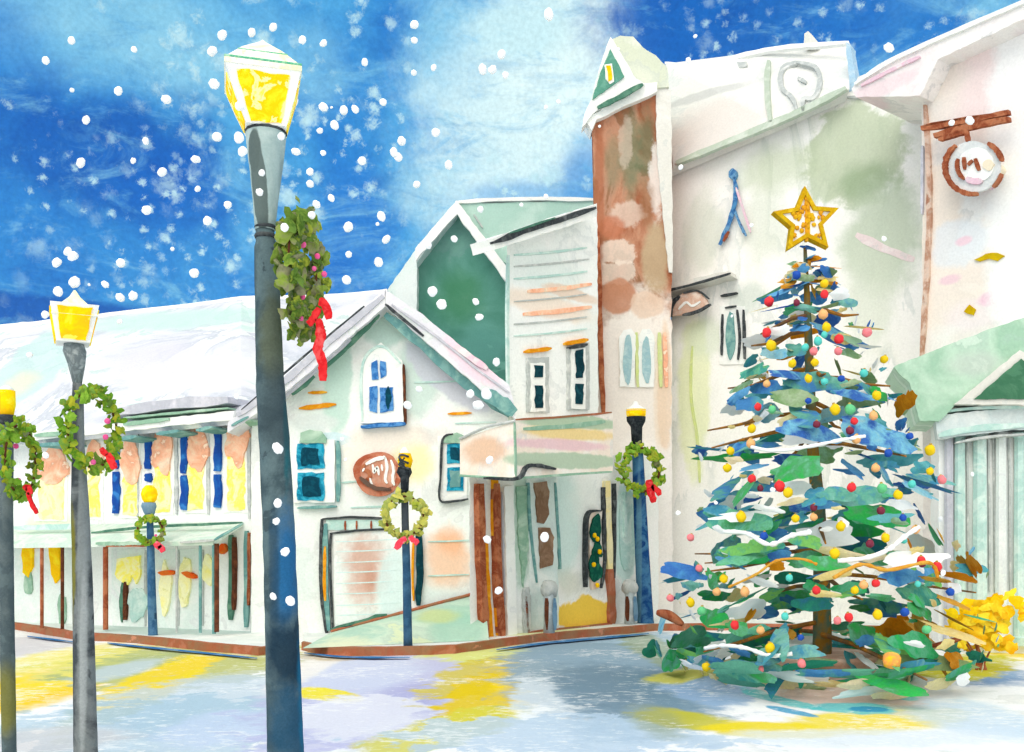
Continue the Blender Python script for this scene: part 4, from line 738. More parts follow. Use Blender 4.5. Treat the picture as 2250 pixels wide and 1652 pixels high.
def lamp(Y, label, group, roof, glass, collar, pole, polemat, collmat, glassmat=None, basez=0.0, rings=(), square=True):
    yb = HY + (CZ - basez) * F / Y; pole = pole + [(pole[-1][0] + (yb - pole[-1][1]) * .03, yb, pole[-1][2] * 1.05)] if pole[-1][1] < yb - 2 else pole
    bx = pole[-1][0]; o = thing('street_lamp', at(bx, yb, Y), label, 'street lamp', group)
    kd = 'sq' if square else 'round'
    head = None
    if glass:
        m = sect(Y, glass, MB(), kd); head = m.build('lantern', WHITE if square else (glassmat or GLASS2), o, smooth=not square)
        if square:
            for k in range(4):   # a pane on each side, standing a little proud of the frame
                (xa, ya, ha), (xb, yb_, hb) = glass[0], glass[-1]; ra = ring4(at(xa, ya, Y), ha * Y / F * .93); rb_ = ring4(at(xb, yb_, Y), hb * Y / F * .93)
                q = [ra[k], ra[(k + 1) % 4], rb_[(k + 1) % 4], rb_[k]]; c = sum(q, Vector()) / 4; nn = (q[1] - q[0]).cross(q[3] - q[0]).normalized()
                ax = at(xa, (ya + yb_) / 2, Y)
                if nn.dot(c - ax) < 0: nn = -nn
                def uv(u, v): return (q[0].lerp(q[1], u)).lerp(q[3].lerp(q[2], u), v)
                outl = []
                sdv = k * 3.1 + Y
                for i in range(40):
                    s_ = i / 40 * 4; e = int(s_); f_ = s_ - e; a_, b_ = .13, .87; u, v = [(a_ + (b_ - a_) * f_, .09), (b_, .09 + .86 * f_), (b_ - (b_ - a_) * f_, .95), (a_, .95 - .86 * f_)][e]
                    u += .035 * mnoise.noise(Vector((u * 5, v * 5, sdv))); v += .04 * mnoise.noise(Vector((u * 5, v * 5, sdv + 9)))
                    outl.append(uv(u, v))
                eps = .006 * Y / 5
                MB().prism([p + nn * eps for p in outl], [p - nn * .004 for p in outl]).build('pane', glassmat or GLASS, head)
    if roof:
        m = sect(Y, roof, MB(), kd); m.build('lantern_roof', wash('lamp roof', [(250, 250, 246), (240, 240, 190), (248, 248, 240), (236, 236, 176)], 5.0, tide=.05) if square else WHITE, o, smooth=not square)
    if collar: sect(Y, collar, MB()).build('collar', collmat, o, smooth=True)
    sect(Y, pole, MB()).build('pole', polemat, o, smooth=True)
    for x, y, h, w in rings:
        m = MB(); sect(Y, [(x, y - w / 2, h * .97), (x, y, h * 1.05), (x, y + w / 2, h * .97)], m); m.build('ring', GREY, o, smooth=True)
    return o
Y1 = 4.91
POLE1 = wash('main pole slate', [(84, 102, 106), (66, 84, 90), (96, 116, 120), (60, 74, 80)], 3.0,
             [fb(600, 740, 40, 110, (96, 104, 84), .8, .7, Y1), fb(625, 830, 8, 240, (20, 106, 116), .85, .6, Y1), fb(612, 900, 60, 120, (56, 70, 76), .7, .8, Y1), fb(625, 1250, 34, 150, (34, 100, 150), .9, .9, Y1), fb(600, 1250, 14, 170, (40, 66, 84), .7, .7, Y1), fb(630, 1440, 60, 90, (24, 48, 66), .9, .8, Y1), fb(635, 1600, 60, 110, (34, 76, 104), .85, .8, Y1), fb(660, 1450, 12, 200, (24, 110, 150), .7, .6, Y1)], bscale=9, gscale=90, grain=.14)
COLL1 = wash('main collar sage', [(176, 196, 192), (160, 182, 180), (190, 206, 202)], 4.0, [fb(566, 400, 17, 110, (92, 106, 104), .95, .15, Y1, -4, .25), fb(556, 330, 14, 40, (92, 106, 104), .95, .15, Y1, 0, .25), fb(612, 420, 8, 80, (130, 150, 152), .7, .4, Y1)], bscale=9, gscale=90)  # dark left side of the collar is shade painted into its colour
Y1 = 5.0
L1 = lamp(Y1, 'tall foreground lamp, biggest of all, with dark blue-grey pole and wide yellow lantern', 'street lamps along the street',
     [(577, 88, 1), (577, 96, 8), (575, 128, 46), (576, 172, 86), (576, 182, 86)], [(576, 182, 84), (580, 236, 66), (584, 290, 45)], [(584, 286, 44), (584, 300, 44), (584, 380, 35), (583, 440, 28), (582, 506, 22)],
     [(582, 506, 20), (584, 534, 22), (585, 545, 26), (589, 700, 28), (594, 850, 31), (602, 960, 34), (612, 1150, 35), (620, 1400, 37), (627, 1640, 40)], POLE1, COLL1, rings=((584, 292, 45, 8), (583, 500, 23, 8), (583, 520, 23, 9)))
# green hoops on the lantern roof
for y, h in ((138, 52), (168, 82)):
    m = MB(); r4 = ring4(at(576, y, Y1), (h + 2) * Y1 / F * .93); m.tube([r4[i % 4] for i in range(5)], .006, 6); m.build('roof_band', wash('band green', [(150, 214, 170), (90, 180, 140), (190, 230, 200)], 20), L1)
Y2 = 7.0
POLE2 = wash('second pole grey', [(92, 98, 100), (66, 72, 76), (120, 126, 126), (54, 58, 62)], 3.0, [fb(188, 1200, 10, 400, (140, 148, 148), .7, .6, Y2), fb(165, 1240, 10, 120, (120, 116, 30), .85, .6, Y2), fb(165, 950, 12, 120, (50, 56, 60), .8, .6, Y2), fb(192, 1440, 8, 200, (170, 176, 176), .6, .6, Y2)], bscale=8, gscale=60, grain=.14)
L2 = lamp(Y2, 'dark grey lamp, second from the left, with square golden lantern and white pointed cap', 'street lamps along the street',
     [(164, 638, 2), (164, 655, 12), (163, 690, 46), (163, 700, 50)], [(163, 676, 52), (160, 756, 36)], [(162, 754, 20), (164, 772, 24), (168, 800, 18), (170, 845, 9)],
     [(170, 842, 10), (171, 870, 12), (172, 980, 13), (176, 1120, 19), (182, 1300, 21), (188, 1640, 25)], POLE2, wash('second collar', [(140, 150, 150), (110, 120, 122), (176, 184, 182)], 12), GLASS2)
Y3 = 7.5
L3 = lamp(Y3, 'slate lamp cut by the left picture edge with small yellow head', 'street lamps along the street', [(14, 846, 3), (14, 852, 13), (14, 862, 18)], [(14, 858, 18), (15, 890, 18), (15, 916, 13)], [(16, 912, 18), (16, 926, 18), (15, 934, 14)],
     [(15, 930, 14), (14, 1150, 14), (16, 1400, 15), (20, 1640, 15)], wash('left pole', [(96, 110, 112), (78, 92, 96), (110, 122, 122)], 3.0, [fb(18, 1540, 30, 90, (130, 126, 40), .7, .8, Y3)], gscale=60, grain=.12), GREY, GLASS2, square=False)
POLEB = wash('thin blue pole', [(66, 110, 150), (50, 92, 134), (84, 126, 160), (44, 74, 104)], 3.0, gscale=30, grain=.12)
Y4 = 15.9
L4 = lamp(Y4, 'thin blue lamp with yellow globe standing before the porch', 'street lamps along the street', [(328, 1062, 3), (328, 1070, 7)], [(328, 1066, 7), (328, 1074, 15), (328, 1086, 18), (328, 1098, 15), (328, 1106, 9)], [(327, 1104, 14), (327, 1112, 16), (328, 1126, 12), (329, 1134, 8)],
     [(329, 1130, 7), (331, 1200, 8), (333, 1300, 9), (336, 1392, 10)], POLEB, wash('lamp collar blue', [(130, 160, 180), (110, 142, 166)], 6), GLASS2, PAVE, square=False)
Y5 = 14.35
L5 = lamp(Y5, 'dark lamp in front of the oval sign with black collar and small golden head', 'street lamps along the street', [(888, 982, 3), (888, 992, 10), (889, 1000, 13)], [(889, 996, 13), (890, 1012, 17), (889, 1030, 13)], [(888, 1026, 14), (888, 1038, 17), (889, 1050, 10), (889, 1066, 9), (889, 1100, 8)],
     [(889, 1096, 8), (890, 1150, 8), (893, 1250, 9), (896, 1420, 10)], wash('sign lamp pole', [(58, 100, 134), (48, 84, 116), (76, 118, 148)], 3, [fb(890, 1130, 20, 70, (74, 80, 84), .9, .6, Y5)], gscale=30, grain=.12), wash('black iron', [(48, 54, 58), (34, 40, 46), (70, 76, 80)], 8), GOLD, PAVE, square=False)
m = MB(); 
for k in range(3): m.tube([at(875 + 2 * math.cos(a_ / 5) * 6 + (a_ * .9), 1005 + k * 9 + 6 * math.sin(a_ / 4 + k), Y5 - .1) for a_ in range(0, 26, 2)], .018, 6)
m.build('scroll', GREY, L5)
Y6 = 18.15
L6 = lamp(Y6, 'navy lamp left of the tree with black neck and yellow dome', 'street lamps along the street', [(1396, 882, 4), (1396, 890, 8), (1396, 897, 20), (1397, 903, 22)], [(1397, 900, 22), (1397, 912, 21), (1397, 920, 16)], [(1397, 916, 21), (1397, 926, 20), (1398, 938, 13), (1399, 985, 11)],
     [(1400, 980, 12), (1404, 1080, 14), (1411, 1230, 16), (1418, 1366, 18)], wash('navy pole', [(40, 92, 140), (22, 66, 124), (70, 120, 160), (18, 54, 112)], 2.5, [fb(1402, 1220, 6, 200, (96, 140, 160), .7, .5, Y6)], gscale=26, grain=.14), wash('black iron', [(48, 54, 58)]), GLASS2, PAVE, square=False)

# ---------------------------------------------------------------- wreaths
LEAF = wash('wreath leaves', [(108, 138, 58), (80, 112, 38), (140, 162, 66), (144, 142, 110), (66, 96, 36), (170, 182, 64)], 14, island=.9, tide=0, gscale=60, coord='pos')
LEAFL = wash('wreath leaves light', [(112, 160, 46), (136, 176, 60), (88, 138, 36), (160, 172, 48), (110, 156, 70), (176, 176, 48)], 14, island=.9, tide=0, gscale=60)
LEAFO = wash('wreath leaves olive', [(193, 190, 87), (173, 179, 87), (149, 165, 87), (208, 199, 95), (180, 188, 102)], 14, island=.9, tide=0, gscale=60)
YLEAF = wash('wreath leaves', [(108, 138, 58), (80, 112, 38), (140, 162, 66), (144, 142, 110), (66, 96, 36), (170, 182, 64)], 14, island=.9, tide=0, gscale=60, coord='pos')
RED = wash('red ribbon', [(226, 40, 44), (240, 60, 62), (206, 28, 36), (236, 90, 90)], 9, tide=0)
PINKR = wash('pink red ribbon', [(240, 90, 110), (236, 60, 80), (246, 150, 170)], 12, tide=0)
BERRY = wash('pink berry', [(240, 110, 165), (230, 80, 140)], 20, tide=0)
def wreath(cx, cy, rx, ry, Y, label, leaf, bow, bowmat, n=60, leafsz=13, berries=(), yellow=0, thick=16, bow_big=1.0):
    C = at(cx, cy, Y); k = Y / F; o = thing('wreath', C - Vector((0, 0, ry * k)), label, 'wreath', 'wreaths hung on the street lamps')
    ca = min(1, rx / ry); sa = math.sqrt(max(0, 1 - ca * ca)); h_ = Vector((C.x, C.y, 0)).normalized(); r_ = Vector((h_.y, -h_.x, 0)); U = r_ * ca + h_ * sa; V = Vector((0, 0, 1)); N = r_ * sa - h_ * ca; Rr = ry * k
    m = MB()
    m2 = MB()
    for i in range(n):
        a_ = 2 * math.pi * i / n + rnd.uniform(-.1, .1); rad = U * math.cos(a_) + V * math.sin(a_); tn = -U * math.sin(a_) + V * math.cos(a_)
        c = C + rad * (Rr + rnd.gauss(0, thick * .36) * k) + N * rnd.uniform(-.5, .5) * thick * k; q = rnd.uniform(-1.5, 1.5)
        d1 = (tn * math.cos(q) + rad * math.sin(q)).normalized(); nn = (N * .6 - h_ * .7 + Vector((rnd.uniform(-.7, .7), rnd.uniform(-.7, .7), rnd.uniform(-.5, .7)))).normalized(); d1 = (d1 - nn * d1.dot(nn)).normalized(); d2 = nn.cross(d1).normalized()
        s_ = leafsz * k * rnd.uniform(.7, 1.35); tgt = m2 if rnd.random() < yellow and math.cos(a_) > -.2 else m
        tgt.dab(c, d1 * s_, d2 * s_ * rnd.uniform(.5, .8), nn * s_ * .22, 0, 12, .32)
    # woody hoop that carries the leaves
    pass
    h = MB(); h.tube([C + U * Rr * math.cos(2 * math.pi * i / 24) + V * Rr * math.sin(2 * math.pi * i / 24) for i in range(25)], 2.5 * k, 6); h.build('hoop', DBRN, o)
    m.build('foliage', leaf, o)
    if m2.v: m2.build('yellow_foliage', YLEAF, o)  # second set of leaf dabs in the ring
    for (x, y) in berries:
        b = MB(); b.ball(at(x, y, Y - thick * k * 1.3), rnd.uniform(5, 8) * k * (1 if Y < 10 else .6)); b.build('berry', BERRY, o, smooth=True)
    if bow:
        WB = Wall(cx - 50, Y - thick * k * 1.5, cx + 50, Y - thick * k * 1.5); bo = None
        for nm, polys in bow:
            b = MB(); 
            for st, w in polys: WB.stroke(st, w, 0, b, t=5 * k, taper=.7)
            bb = b.build(nm, bowmat, bo or o); bo = bo or bb
    return o
wreath(666, 600, 30, 112, 4.96, 'large edge-on wreath with yellow-green leaves, pink berries and long red ribbon on the foreground lamp', LEAF,
       [('bow', [([(700, 662), (714, 668), (722, 700)], 18), ([(700, 676), (688, 700), (676, 712)], 16)]), ('ribbon_tail', [([(698, 700), (704, 735), (698, 765), (708, 800), (708, 836)], 21)])], RED, 230, 17, ((631, 583), (665, 537), (697, 563), (664, 652), (712, 602), (660, 700), (690, 590)), .6, 46)
wreath(204, 944, 50, 82, 6.96, 'green wreath with pink berries on the second lamp from the left', LEAFL, [('bow', [([(222, 984), (234, 1000)], 14), ([(236, 996), (246, 1018), (250, 1030)], 15)])], RED, 170, 10, ((236, 925), (148, 950), (232, 960), (205, 1015)), .1, 26)
wreath(46, 1010, 30, 76, 7.46, 'green wreath with thin red ribbon on the lamp at the left edge', LEAFL, [('bow', [([(52, 1075), (60, 1070), (66, 1086)], 13)]), ('ribbon_tail', [([(60, 1082), (68, 1105), (80, 1128)], 9)])], RED, 140, 10, ((35, 980), (40, 1056)), .1, 26)
wreath(330, 1165, 26, 27, 15.8, 'small wreath with pink bow on the blue lamp by the porch', LEAFL, [('bow', [([(340, 1192), (352, 1204)], 16), ([(350, 1198), (358, 1212)], 13)])], PINKR, 60, 7, ((342, 1176),), .2, 8)
wreath(888, 1133, 42, 43, 14.25, 'olive wreath with pink and red bow below the oval sign', LEAFO, [('bow', [([(868, 1206), (880, 1190), (892, 1182)], 13), ([(900, 1178), (908, 1186), (918, 1194)], 13)])], PINKR, 90, 9, (), .1, 15)
wreath(1408, 1032, 40, 48, 18.0, 'leafy green wreath with red bow on the navy lamp beside the tree', LEAFL, [('bow', [([(1424, 1054), (1430, 1080), (1436, 1104)], 15), ([(1432, 1066), (1444, 1078), (1450, 1088)], 12)])], RED, 100, 9, (), .05, 17)

# ---------------------------------------------------------------- Christmas tree
YT = 11.6; KT = YT / F
def axis_x(py): return 1772 + (py - 560) * .03
TZ = lambda py: CZ + (HY - py) * KT
HWD = [(545, 8), (600, 55), (650, 105), (740, 135), (800, 150), (850, 185), (920, 215), (1000, 255), (1080, 285), (1150, 300), (1250, 325), (1350, 342), (1420, 345), (1470, 300), (1500, 180)]
def hw(py):
    if py <= HWD[0][0]: return HWD[0][1]
    for (a, b), (c, d) in zip(HWD, HWD[1:]):
        if py <= c: return b + (d - b) * (py - a) / (c - a)
    return HWD[-1][1]
base = at(axis_x(1530), 1530, YT); base.z = 0
xt = thing('christmas_tree', base, 'tall blue green Christmas tree on the snowy street', 'tree')
TM = [wash('needles blue', [(121, 192, 235), (92, 166, 221), (74, 133, 208), (69, 118, 200), (133, 204, 230), (166, 213, 220)], 5, trans=.3, island=.9, tide=0, gscale=36, grain=.12),
      wash('needles teal', [(121, 200, 205), (92, 179, 188), (82, 165, 202), (146, 208, 195), (111, 188, 166), (82, 148, 205)], 5, trans=.3, island=.9, tide=0, gscale=36, grain=.12),
      wash('needles green', [(111, 205, 158), (66, 195, 124), (66, 208, 99), (99, 188, 124), (133, 212, 175), (82, 180, 166), (144, 215, 118)], 5, trans=.3, island=.9, tide=0, gscale=36, grain=.12),
      wash('needles deep', [(59, 163, 133), (55, 144, 133), (60, 133, 166), (66, 188, 102), (99, 180, 153), (116, 192, 166)], 5, trans=.3, island=.9, tide=0, gscale=36, grain=.12),
      wash('needles moss', [(166, 190, 134), (151, 181, 124), (186, 208, 171), (141, 180, 121), (166, 207, 175)], 5, trans=.3, island=.9, tide=0, gscale=36, grain=.12),
      wash('needles amber', [(238, 166, 36), (224, 142, 20), (246, 192, 84), (200, 160, 60)], 5, trans=.3, island=.9, tide=0, gscale=36, grain=.12),
      wash('needles straw', [(252, 236, 168), (248, 224, 146), (252, 242, 190), (252, 236, 204)], 5, trans=.3, island=.9, tide=0, gscale=36, grain=.1),
      wash('needles snow', [(248, 249, 247), (240, 244, 244)], 5, tide=0, grain=.04)]
def pick(py, sx):
    q = rnd.random()
    if py < 700: w = [.6, .08, .02, 0, .12, .04, .14, .0]
    elif py < 850: w = [.38, .16, .05, 0, .2, .06, .1, .05]
    elif py < 1000: w = [.3, .36, .06, .02, .16, .01, .02, .07]
    elif py < 1150: w = [.28, .38, .16, .04, .06, .01, .01, .06]
    elif py < 1300: w = [.1, .24, .40, .08, .06, .02, .02, .08]
    elif py < 1400: w = [.1, .2, .28, .12, .1, .06, .09, .05]
    else: w = [.02, .1, .2, .38, .06, .03, .13, .08]
    w[7] += .02
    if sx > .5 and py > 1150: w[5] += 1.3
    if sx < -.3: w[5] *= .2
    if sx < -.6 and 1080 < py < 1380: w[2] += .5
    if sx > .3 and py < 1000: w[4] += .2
    s_ = sum(w); q *= s_
    for i, x in enumerate(w):
        q -= x
        if q <= 0: return i
    return 1
rnd.seed(TREE_SEED)
m = MB(); tiers = [585, 618, 650, 690, 730, 775, 825, 875, 925, 975, 1025, 1075, 1125, 1175, 1222, 1268, 1312, 1356, 1398, 1436]
for ti, py in enumerate(tiers):
    H = hw(py) * KT; cnt = int(7 + H * 21)
    for i in range(cnt):
        th = 2 * math.pi * (i + rnd.random()) / cnt; rr = H * math.sqrt(rnd.uniform(.08, 1.0)) * rnd.uniform(.86, 1.06) * (1 + .3 * mnoise.noise(Vector((math.cos(th) * 1.6, math.sin(th) * 1.6, py * .02)))); rr = min(rr, H * .99)
        if mnoise.noise(Vector((math.cos(th) * 2.2, math.sin(th) * 2.2, py * .013))) < -.12 and rr > H * .35: continue
        rad = Vector((math.cos(th), math.sin(th), 0)); tn = Vector((-math.sin(th), math.cos(th), 0))
        if rad.y > .25 and rnd.random() < .45: continue
        if rad.y < 0 and abs(rad.x * rr) < .15 and rnd.random() < .85: continue
        yy = py + rnd.uniform(-20, 20) + 26 * (rr / max(H, .01)) ** 2 - 8
        c = Vector(((axis_x(py) - CX) * KT, YT, TZ(yy))) + rad * rr
        q = rnd.gauss(0, .5); tang = rnd.random() < .7
        d1 = ((tn if tang else rad) * math.cos(q) + (rad if tang else tn) * math.sin(q)).normalized()
        up = Vector((0, 0, 1)); d1 = (d1 + up * (rnd.uniform(-.28, .12) if tang else rnd.uniform(-.5, -.1))).normalized()
        nn = (rad * .85 + up * .4).normalized() if tang else (up * .8 + rad * .4 + tn * rnd.uniform(-.6, .6)).normalized()
        d2 = nn.cross(d1).normalized(); nn = d1.cross(d2)
        s_ = rnd.uniform(.11, .30) * (.45 + .55 * min(1, H / 1.2)); sx = rad.x * rr / max(H, .01)
        m.dab(c, d1 * s_ * rnd.uniform(.95, 1.75), d2 * s_ * rnd.uniform(.3, .62), nn * s_ * .07, pick(yy, sx), 24, .27)
# low dark skirt and upright leader tufts
for i in range(46):
    th = 2 * math.pi * i / 46; rr = 1.0 * rnd.uniform(.5, 1.05); rad = Vector((math.cos(th), math.sin(th), 0)); tn = Vector((-rad.y, rad.x, 0))
    c = Vector(((axis_x(1480) - CX) * KT, YT, TZ(1486 + rnd.uniform(-8, 8)))) + rad * rr; m.dab(c, tn * rnd.uniform(.16, .3), Vector((0, 0, .06)) + rad * .03, rad * .04, rnd.choice([3, 4, 4, 6]), 14, .3)
for i in range(16):
    py = rnd.uniform(545, 640); th = rnd.uniform(0, 6.28); c = Vector(((axis_x(py) - CX) * KT, YT, TZ(py))) + Vector((math.cos(th), math.sin(th), 0)) * hw(py) * KT * .6
    d = Vector((math.cos(th), math.sin(th), rnd.uniform(-.6, .2))).normalized(); d2 = d.cross(Vector((0, -1, .2))).normalized(); m.dab(c, d * .12, d2 * .035, d.cross(d2) * .02, rnd.choice([0, 0, 5, 6]), 12, .3)
for i in range(190):   # small sprigs, snow pads and straw tips between the boughs
    py = rnd.choice(tiers) + rnd.uniform(-24, 24); H = hw(py) * KT; th = rnd.uniform(math.pi, 2 * math.pi) if rnd.random() < .8 else rnd.uniform(0, math.pi); rr = H * rnd.uniform(.6, 1.05)
    if rnd.random() > .25 + H / 1.6: continue
    if abs(math.cos(th) * rr) < .1: continue
    rad = Vector((math.cos(th), math.sin(th), 0)); tn = Vector((-rad.y, rad.x, 0)); c = Vector(((axis_x(py) - CX) * KT, YT, TZ(py + 12))) + rad * rr
    d1 = (tn + Vector((0, 0, rnd.uniform(-.3, .3)))).normalized(); d2 = (Vector((0, 0, 1)) + rad * .3).normalized(); s_ = rnd.uniform(.05, .13)
    m.dab(c, d1 * s_ * rnd.uniform(1, 1.8), d2 * s_ * rnd.uniform(.3, .6), rad * s_ * .12, rnd.choice([7, 7, 7, 6, 6, 2, 0, 4, 1, 5 if rad.x > .3 or py < 900 else 7]), 16, .3)
for (py, lo_, hi_, mats_, cnt) in ((1432, .8, 1.04, (3, 3, 2, 3, 1), 34), (1452, .6, .98, (3, 2, 3, 7), 24), (1474, .5, .9, (6, 6, 7, 6, 3), 24)):
    H = hw(1425) * KT
    for i in range(cnt):
        th = 2 * math.pi * (i + rnd.random()) / cnt; rad = Vector((math.cos(th), math.sin(th), 0)); tn = Vector((-rad.y, rad.x, 0)); rr = H * rnd.uniform(lo_, hi_)
        c = Vector(((axis_x(1440) - 20 - CX) * KT, YT, max(.1, TZ(py + rnd.uniform(-9, 9))))) + rad * rr; s_ = rnd.uniform(.14, .24)
        d1 = (tn + rad * rnd.uniform(-.3, .3) + Vector((0, 0, rnd.uniform(-.12, .12)))).normalized(); d2 = (Vector((0, 0, 1)) + rad * .5).normalized(); m.dab(c, d1 * s_ * 1.5, d2 * s_ * rnd.uniform(.25, .42), rad * s_ * .08, rnd.choice(mats_), 22, .28)
cr = m.build('crown', TM, xt)
m = MB(); pts = [(1768, 545), (1772, 640), (1776, 760), (1780, 880), (1786, 1000), (1796, 1100), (1804, 1250), (1806, 1400), (1802, 1545)]
TRK = wash('tree trunk', [(120, 110, 60), (150, 110, 40), (90, 110, 90), (190, 130, 50)], 4)
m.tube([at(x, y, YT) for x, y in pts], [.02, .035, .05, .06, .07, .08, .095, .11, .12], 9); m.build('trunk', TRK, xt, smooth=True)
m = MB()
for i in range(26):
    py = rnd.uniform(700, 1420); th = rnd.uniform(0, 2 * math.pi); H = hw(py) * KT; rad = Vector((math.cos(th), math.sin(th), 0)); o_ = Vector(((axis_x(py) - CX) * KT, YT, TZ(py - 20)))
    L_ = H * rnd.uniform(.9, 1.1); m.tube([o_, o_ + rad * L_ * .35 + Vector((0, 0, -.05)), o_ + rad * L_ * .7 + Vector((0, 0, -.16)), o_ + rad * L_ + Vector((0, 0, -.16 - rnd.uniform(0, .12)))], [.03, .026, .02, .01], 6)
m.build('limbs', wash('limb brown', [(150, 100, 50), (176, 116, 40), (120, 90, 60), (140, 86, 66)], 3), xt)
# stand: terracotta tub in a snow mound
m = MB(); bc = at(1800, 1540, YT); bc.z = 0
m.rings([ringN(bc + Vector((0, 0, z)), r_, 24) for z, r_ in ((-.02, .52), (.05, .56), (.26, .62), (.3, .66), (.34, .64), (.33, .58))]); m.build('tub', wash('tub peach', [(226, 186, 166), (214, 168, 146), (238, 210, 194)], 3), xt, smooth=True)
m = MB(); vs = []; NR, NA = 7, 40
for j in range(NR + 1):
    for i in range(NA):
        a_ = 2 * math.pi * i / NA; rr = 1.5 * j / NR * (1 + .12 * mnoise.noise(Vector((math.cos(a_), math.sin(a_), 4)))); vs.append(bc + Vector((rr * math.cos(a_) * 1.15, rr * math.sin(a_) * .75, .17 * (1 - (j / NR) ** 1.6) * (1 + .3 * mnoise.noise(Vector((rr * 2, a_, 1)))) - (.02 if j == NR else 0))))
m.add(vs, [[j * NA + i, j * NA + (i + 1) % NA, (j + 1) * NA + (i + 1) % NA, (j + 1) * NA + i] for j in range(NR) for i in range(NA)])
struct('snow_mound', m, GROUND, True)

def surf(px, py, k=1.0, extra=0.0):
    """a point on the tree's outer surface seen at px, py"""
    Yc = YT
    for _ in range(4):
        q = at(px, py, Yc); z = q.z; pyc = HY - (z - CZ) / KT; H = hw(pyc) * KT * k + extra; dx = q.x - (axis_x(pyc) - CX) * KT
        Yc = YT - math.sqrt(max(H * H - dx * dx, (.12 * H) ** 2))
    return at(px, py, Yc)
# star
WST = Wall(1700, YT - .12, 1840, YT - .12)
st_ = thing('tree_star', at(1770, 545, YT), 'gold edged white star topping the Christmas tree', 'star')
def star(cx, cy, r0, r1, rot=-90): return [(cx + (r0 if i % 2 == 0 else r1) * math.cos(R(rot + 36 * i)), cy + (r0 if i % 2 == 0 else r1) * math.sin(R(rot + 36 * i))) for i in range(10)]
so_, si_ = star(1772, 484, 76, 37, -93), star(1772, 484, 56, 27, -93)
GSTAR = wash('star gold', [(214, 176, 20), (196, 150, 10), (226, 190, 40)], 9)
m = MB(); outer = [WST.hit(x, y, .05) for x, y in so_]; inner = [WST.hit(x, y, .05) for x, y in si_]; nb = -WST.n * .12
vs = outer + inner + [p + nb for p in outer] + [p + nb for p in inner]; fs = []
for i in range(10):
    j = (i + 1) % 10; fs += [[i, j, 10 + j, 10 + i], [20 + i, 30 + i, 30 + j, 20 + j], [i, 20 + i, 20 + j, j], [10 + i, 10 + j, 30 + j, 30 + i]]
m.add(vs, fs); m.build('star_frame', GSTAR, st_)
part(WST, st_, 'star_face', WHITE, poly=star(1772, 484, 62, 30, -93), off=.02, t=.06, wob=1)
GB = wash('star bulb gold', [(230, 160, 30), (220, 176, 30)], 9)
for i in range(40):
    for _ in range(30):
        x, y = rnd.uniform(1715, 1830), rnd.uniform(425, 540); a_ = math.atan2(y - 484, x - 1772); d = math.hypot(x - 1772, y - 484)
        ph_ = ((math.degrees(a_) + 93) % 72) / 36; ph_ = ph_ if ph_ <= 1 else 2 - ph_
        if d < 52 * (1 - ph_) + 24 * ph_ - 2: break
    b = MB(); b.lump(WST.hit(x, y, .03), (Vector((rnd.uniform(.016, .03), 0, 0)), Vector((0, .02, 0)), Vector((0, 0, rnd.uniform(.02, .035))))); b.build('bulb', GB, st_, smooth=True)
part(WST, st_, 'star_rib', GB, stroke=([(1772, 430), (1774, 480), (1772, 530)], 10), off=.035)
# baubles
BC = {'red': ((226, 36, 44), (240, 64, 70)), 'yellow': ((244, 212, 20), (236, 190, 10)), 'blue': ((36, 90, 190), (24, 70, 160)), 'aqua': ((60, 196, 190), (110, 214, 200)), 'orange': ((246, 170, 90), (240, 190, 140)), 'pink': ((240, 110, 125), (246, 150, 150)), 'maroon': ((130, 40, 60), (110, 40, 66)), 'green': ((80, 190, 120), (120, 206, 150))}
A = lambda x, y: (1206 + .4686 * x, 576 + .4686 * y); B = lambda x, y: (1386 + .384 * x, 1062 + .384 * y)
BL = [('red', A, [(1030, 185), (1290, 150), (1020, 330), (1358, 360), (978, 678), (1430, 745), (1418, 1055), (950, 1015), (1080, 1050)]),
      ('maroon', A, [(1160, 190), (1555, 1165), (1240, 1150), (1255, 760), (1410, 790), (990, 1060)]), ('pink', A, [(1840, 1020), (1240, 418), (1355, 418), (1490, 330)]),
      ('yellow', A, [(1040, 390), (1140, 475), (1570, 455), (1535, 625), (1340, 690), (950, 780), (835, 965), (1785, 880), (1785, 980), (1635, 1090), (1120, 1080), (1290, 100), (850, 885), (1215, 545), (1245, 470), (1300, 305)]),
      ('blue', A, [(1160, 60), (1370, 545), (1690, 815), (1590, 895), (1215, 650)]), ('aqua', A, [(1200, 400), (1475, 520), (1290, 560), (1700, 1040), (1290, 340), (1260, 370)]),
      ('orange', A, [(1240, 1195), (945, 850), (1520, 720), (1285, 245), (1530, 965), (1020, 570), (1440, 830)]), ('green', A, [(1045, 690), (1410, 690), (1560, 1060)]),
      ('red', B, [(592, 810), (1245, 765), (1060, 610), (1660, 440), (1750, 475), (1400, 570)]), ('pink', B, [(225, 655), (340, 310), (975, 1030), (735, 1060), (390, 485), (1180, 785)]),
      ('yellow', B, [(340, 680), (530, 545), (1410, 750), (795, 940), (1455, 310), (1200, 245), (630, 190), (940, 200), (1165, 400), (430, 1050), (1280, 610)]),
      ('blue', B, [(1825, 620), (1565, 735), (970, 880), (1555, 195), (760, 300)]), ('aqua', B, [(880, 760), (1560, 325), (1640, 575), (905, 540)]), ('orange', B, [(740, 840), (1625, 265), (490, 620), (1330, 580), (650, 620)]), ('green', B, [(405, 730), (1690, 835)]), ('maroon', B, [(1365, 345), (1665, 460)])]
protos = {}
CAPM = wash('bauble cap', [(200, 170, 90), (176, 146, 70)], 20)
n_b = 0
big = B(1480, 1010)
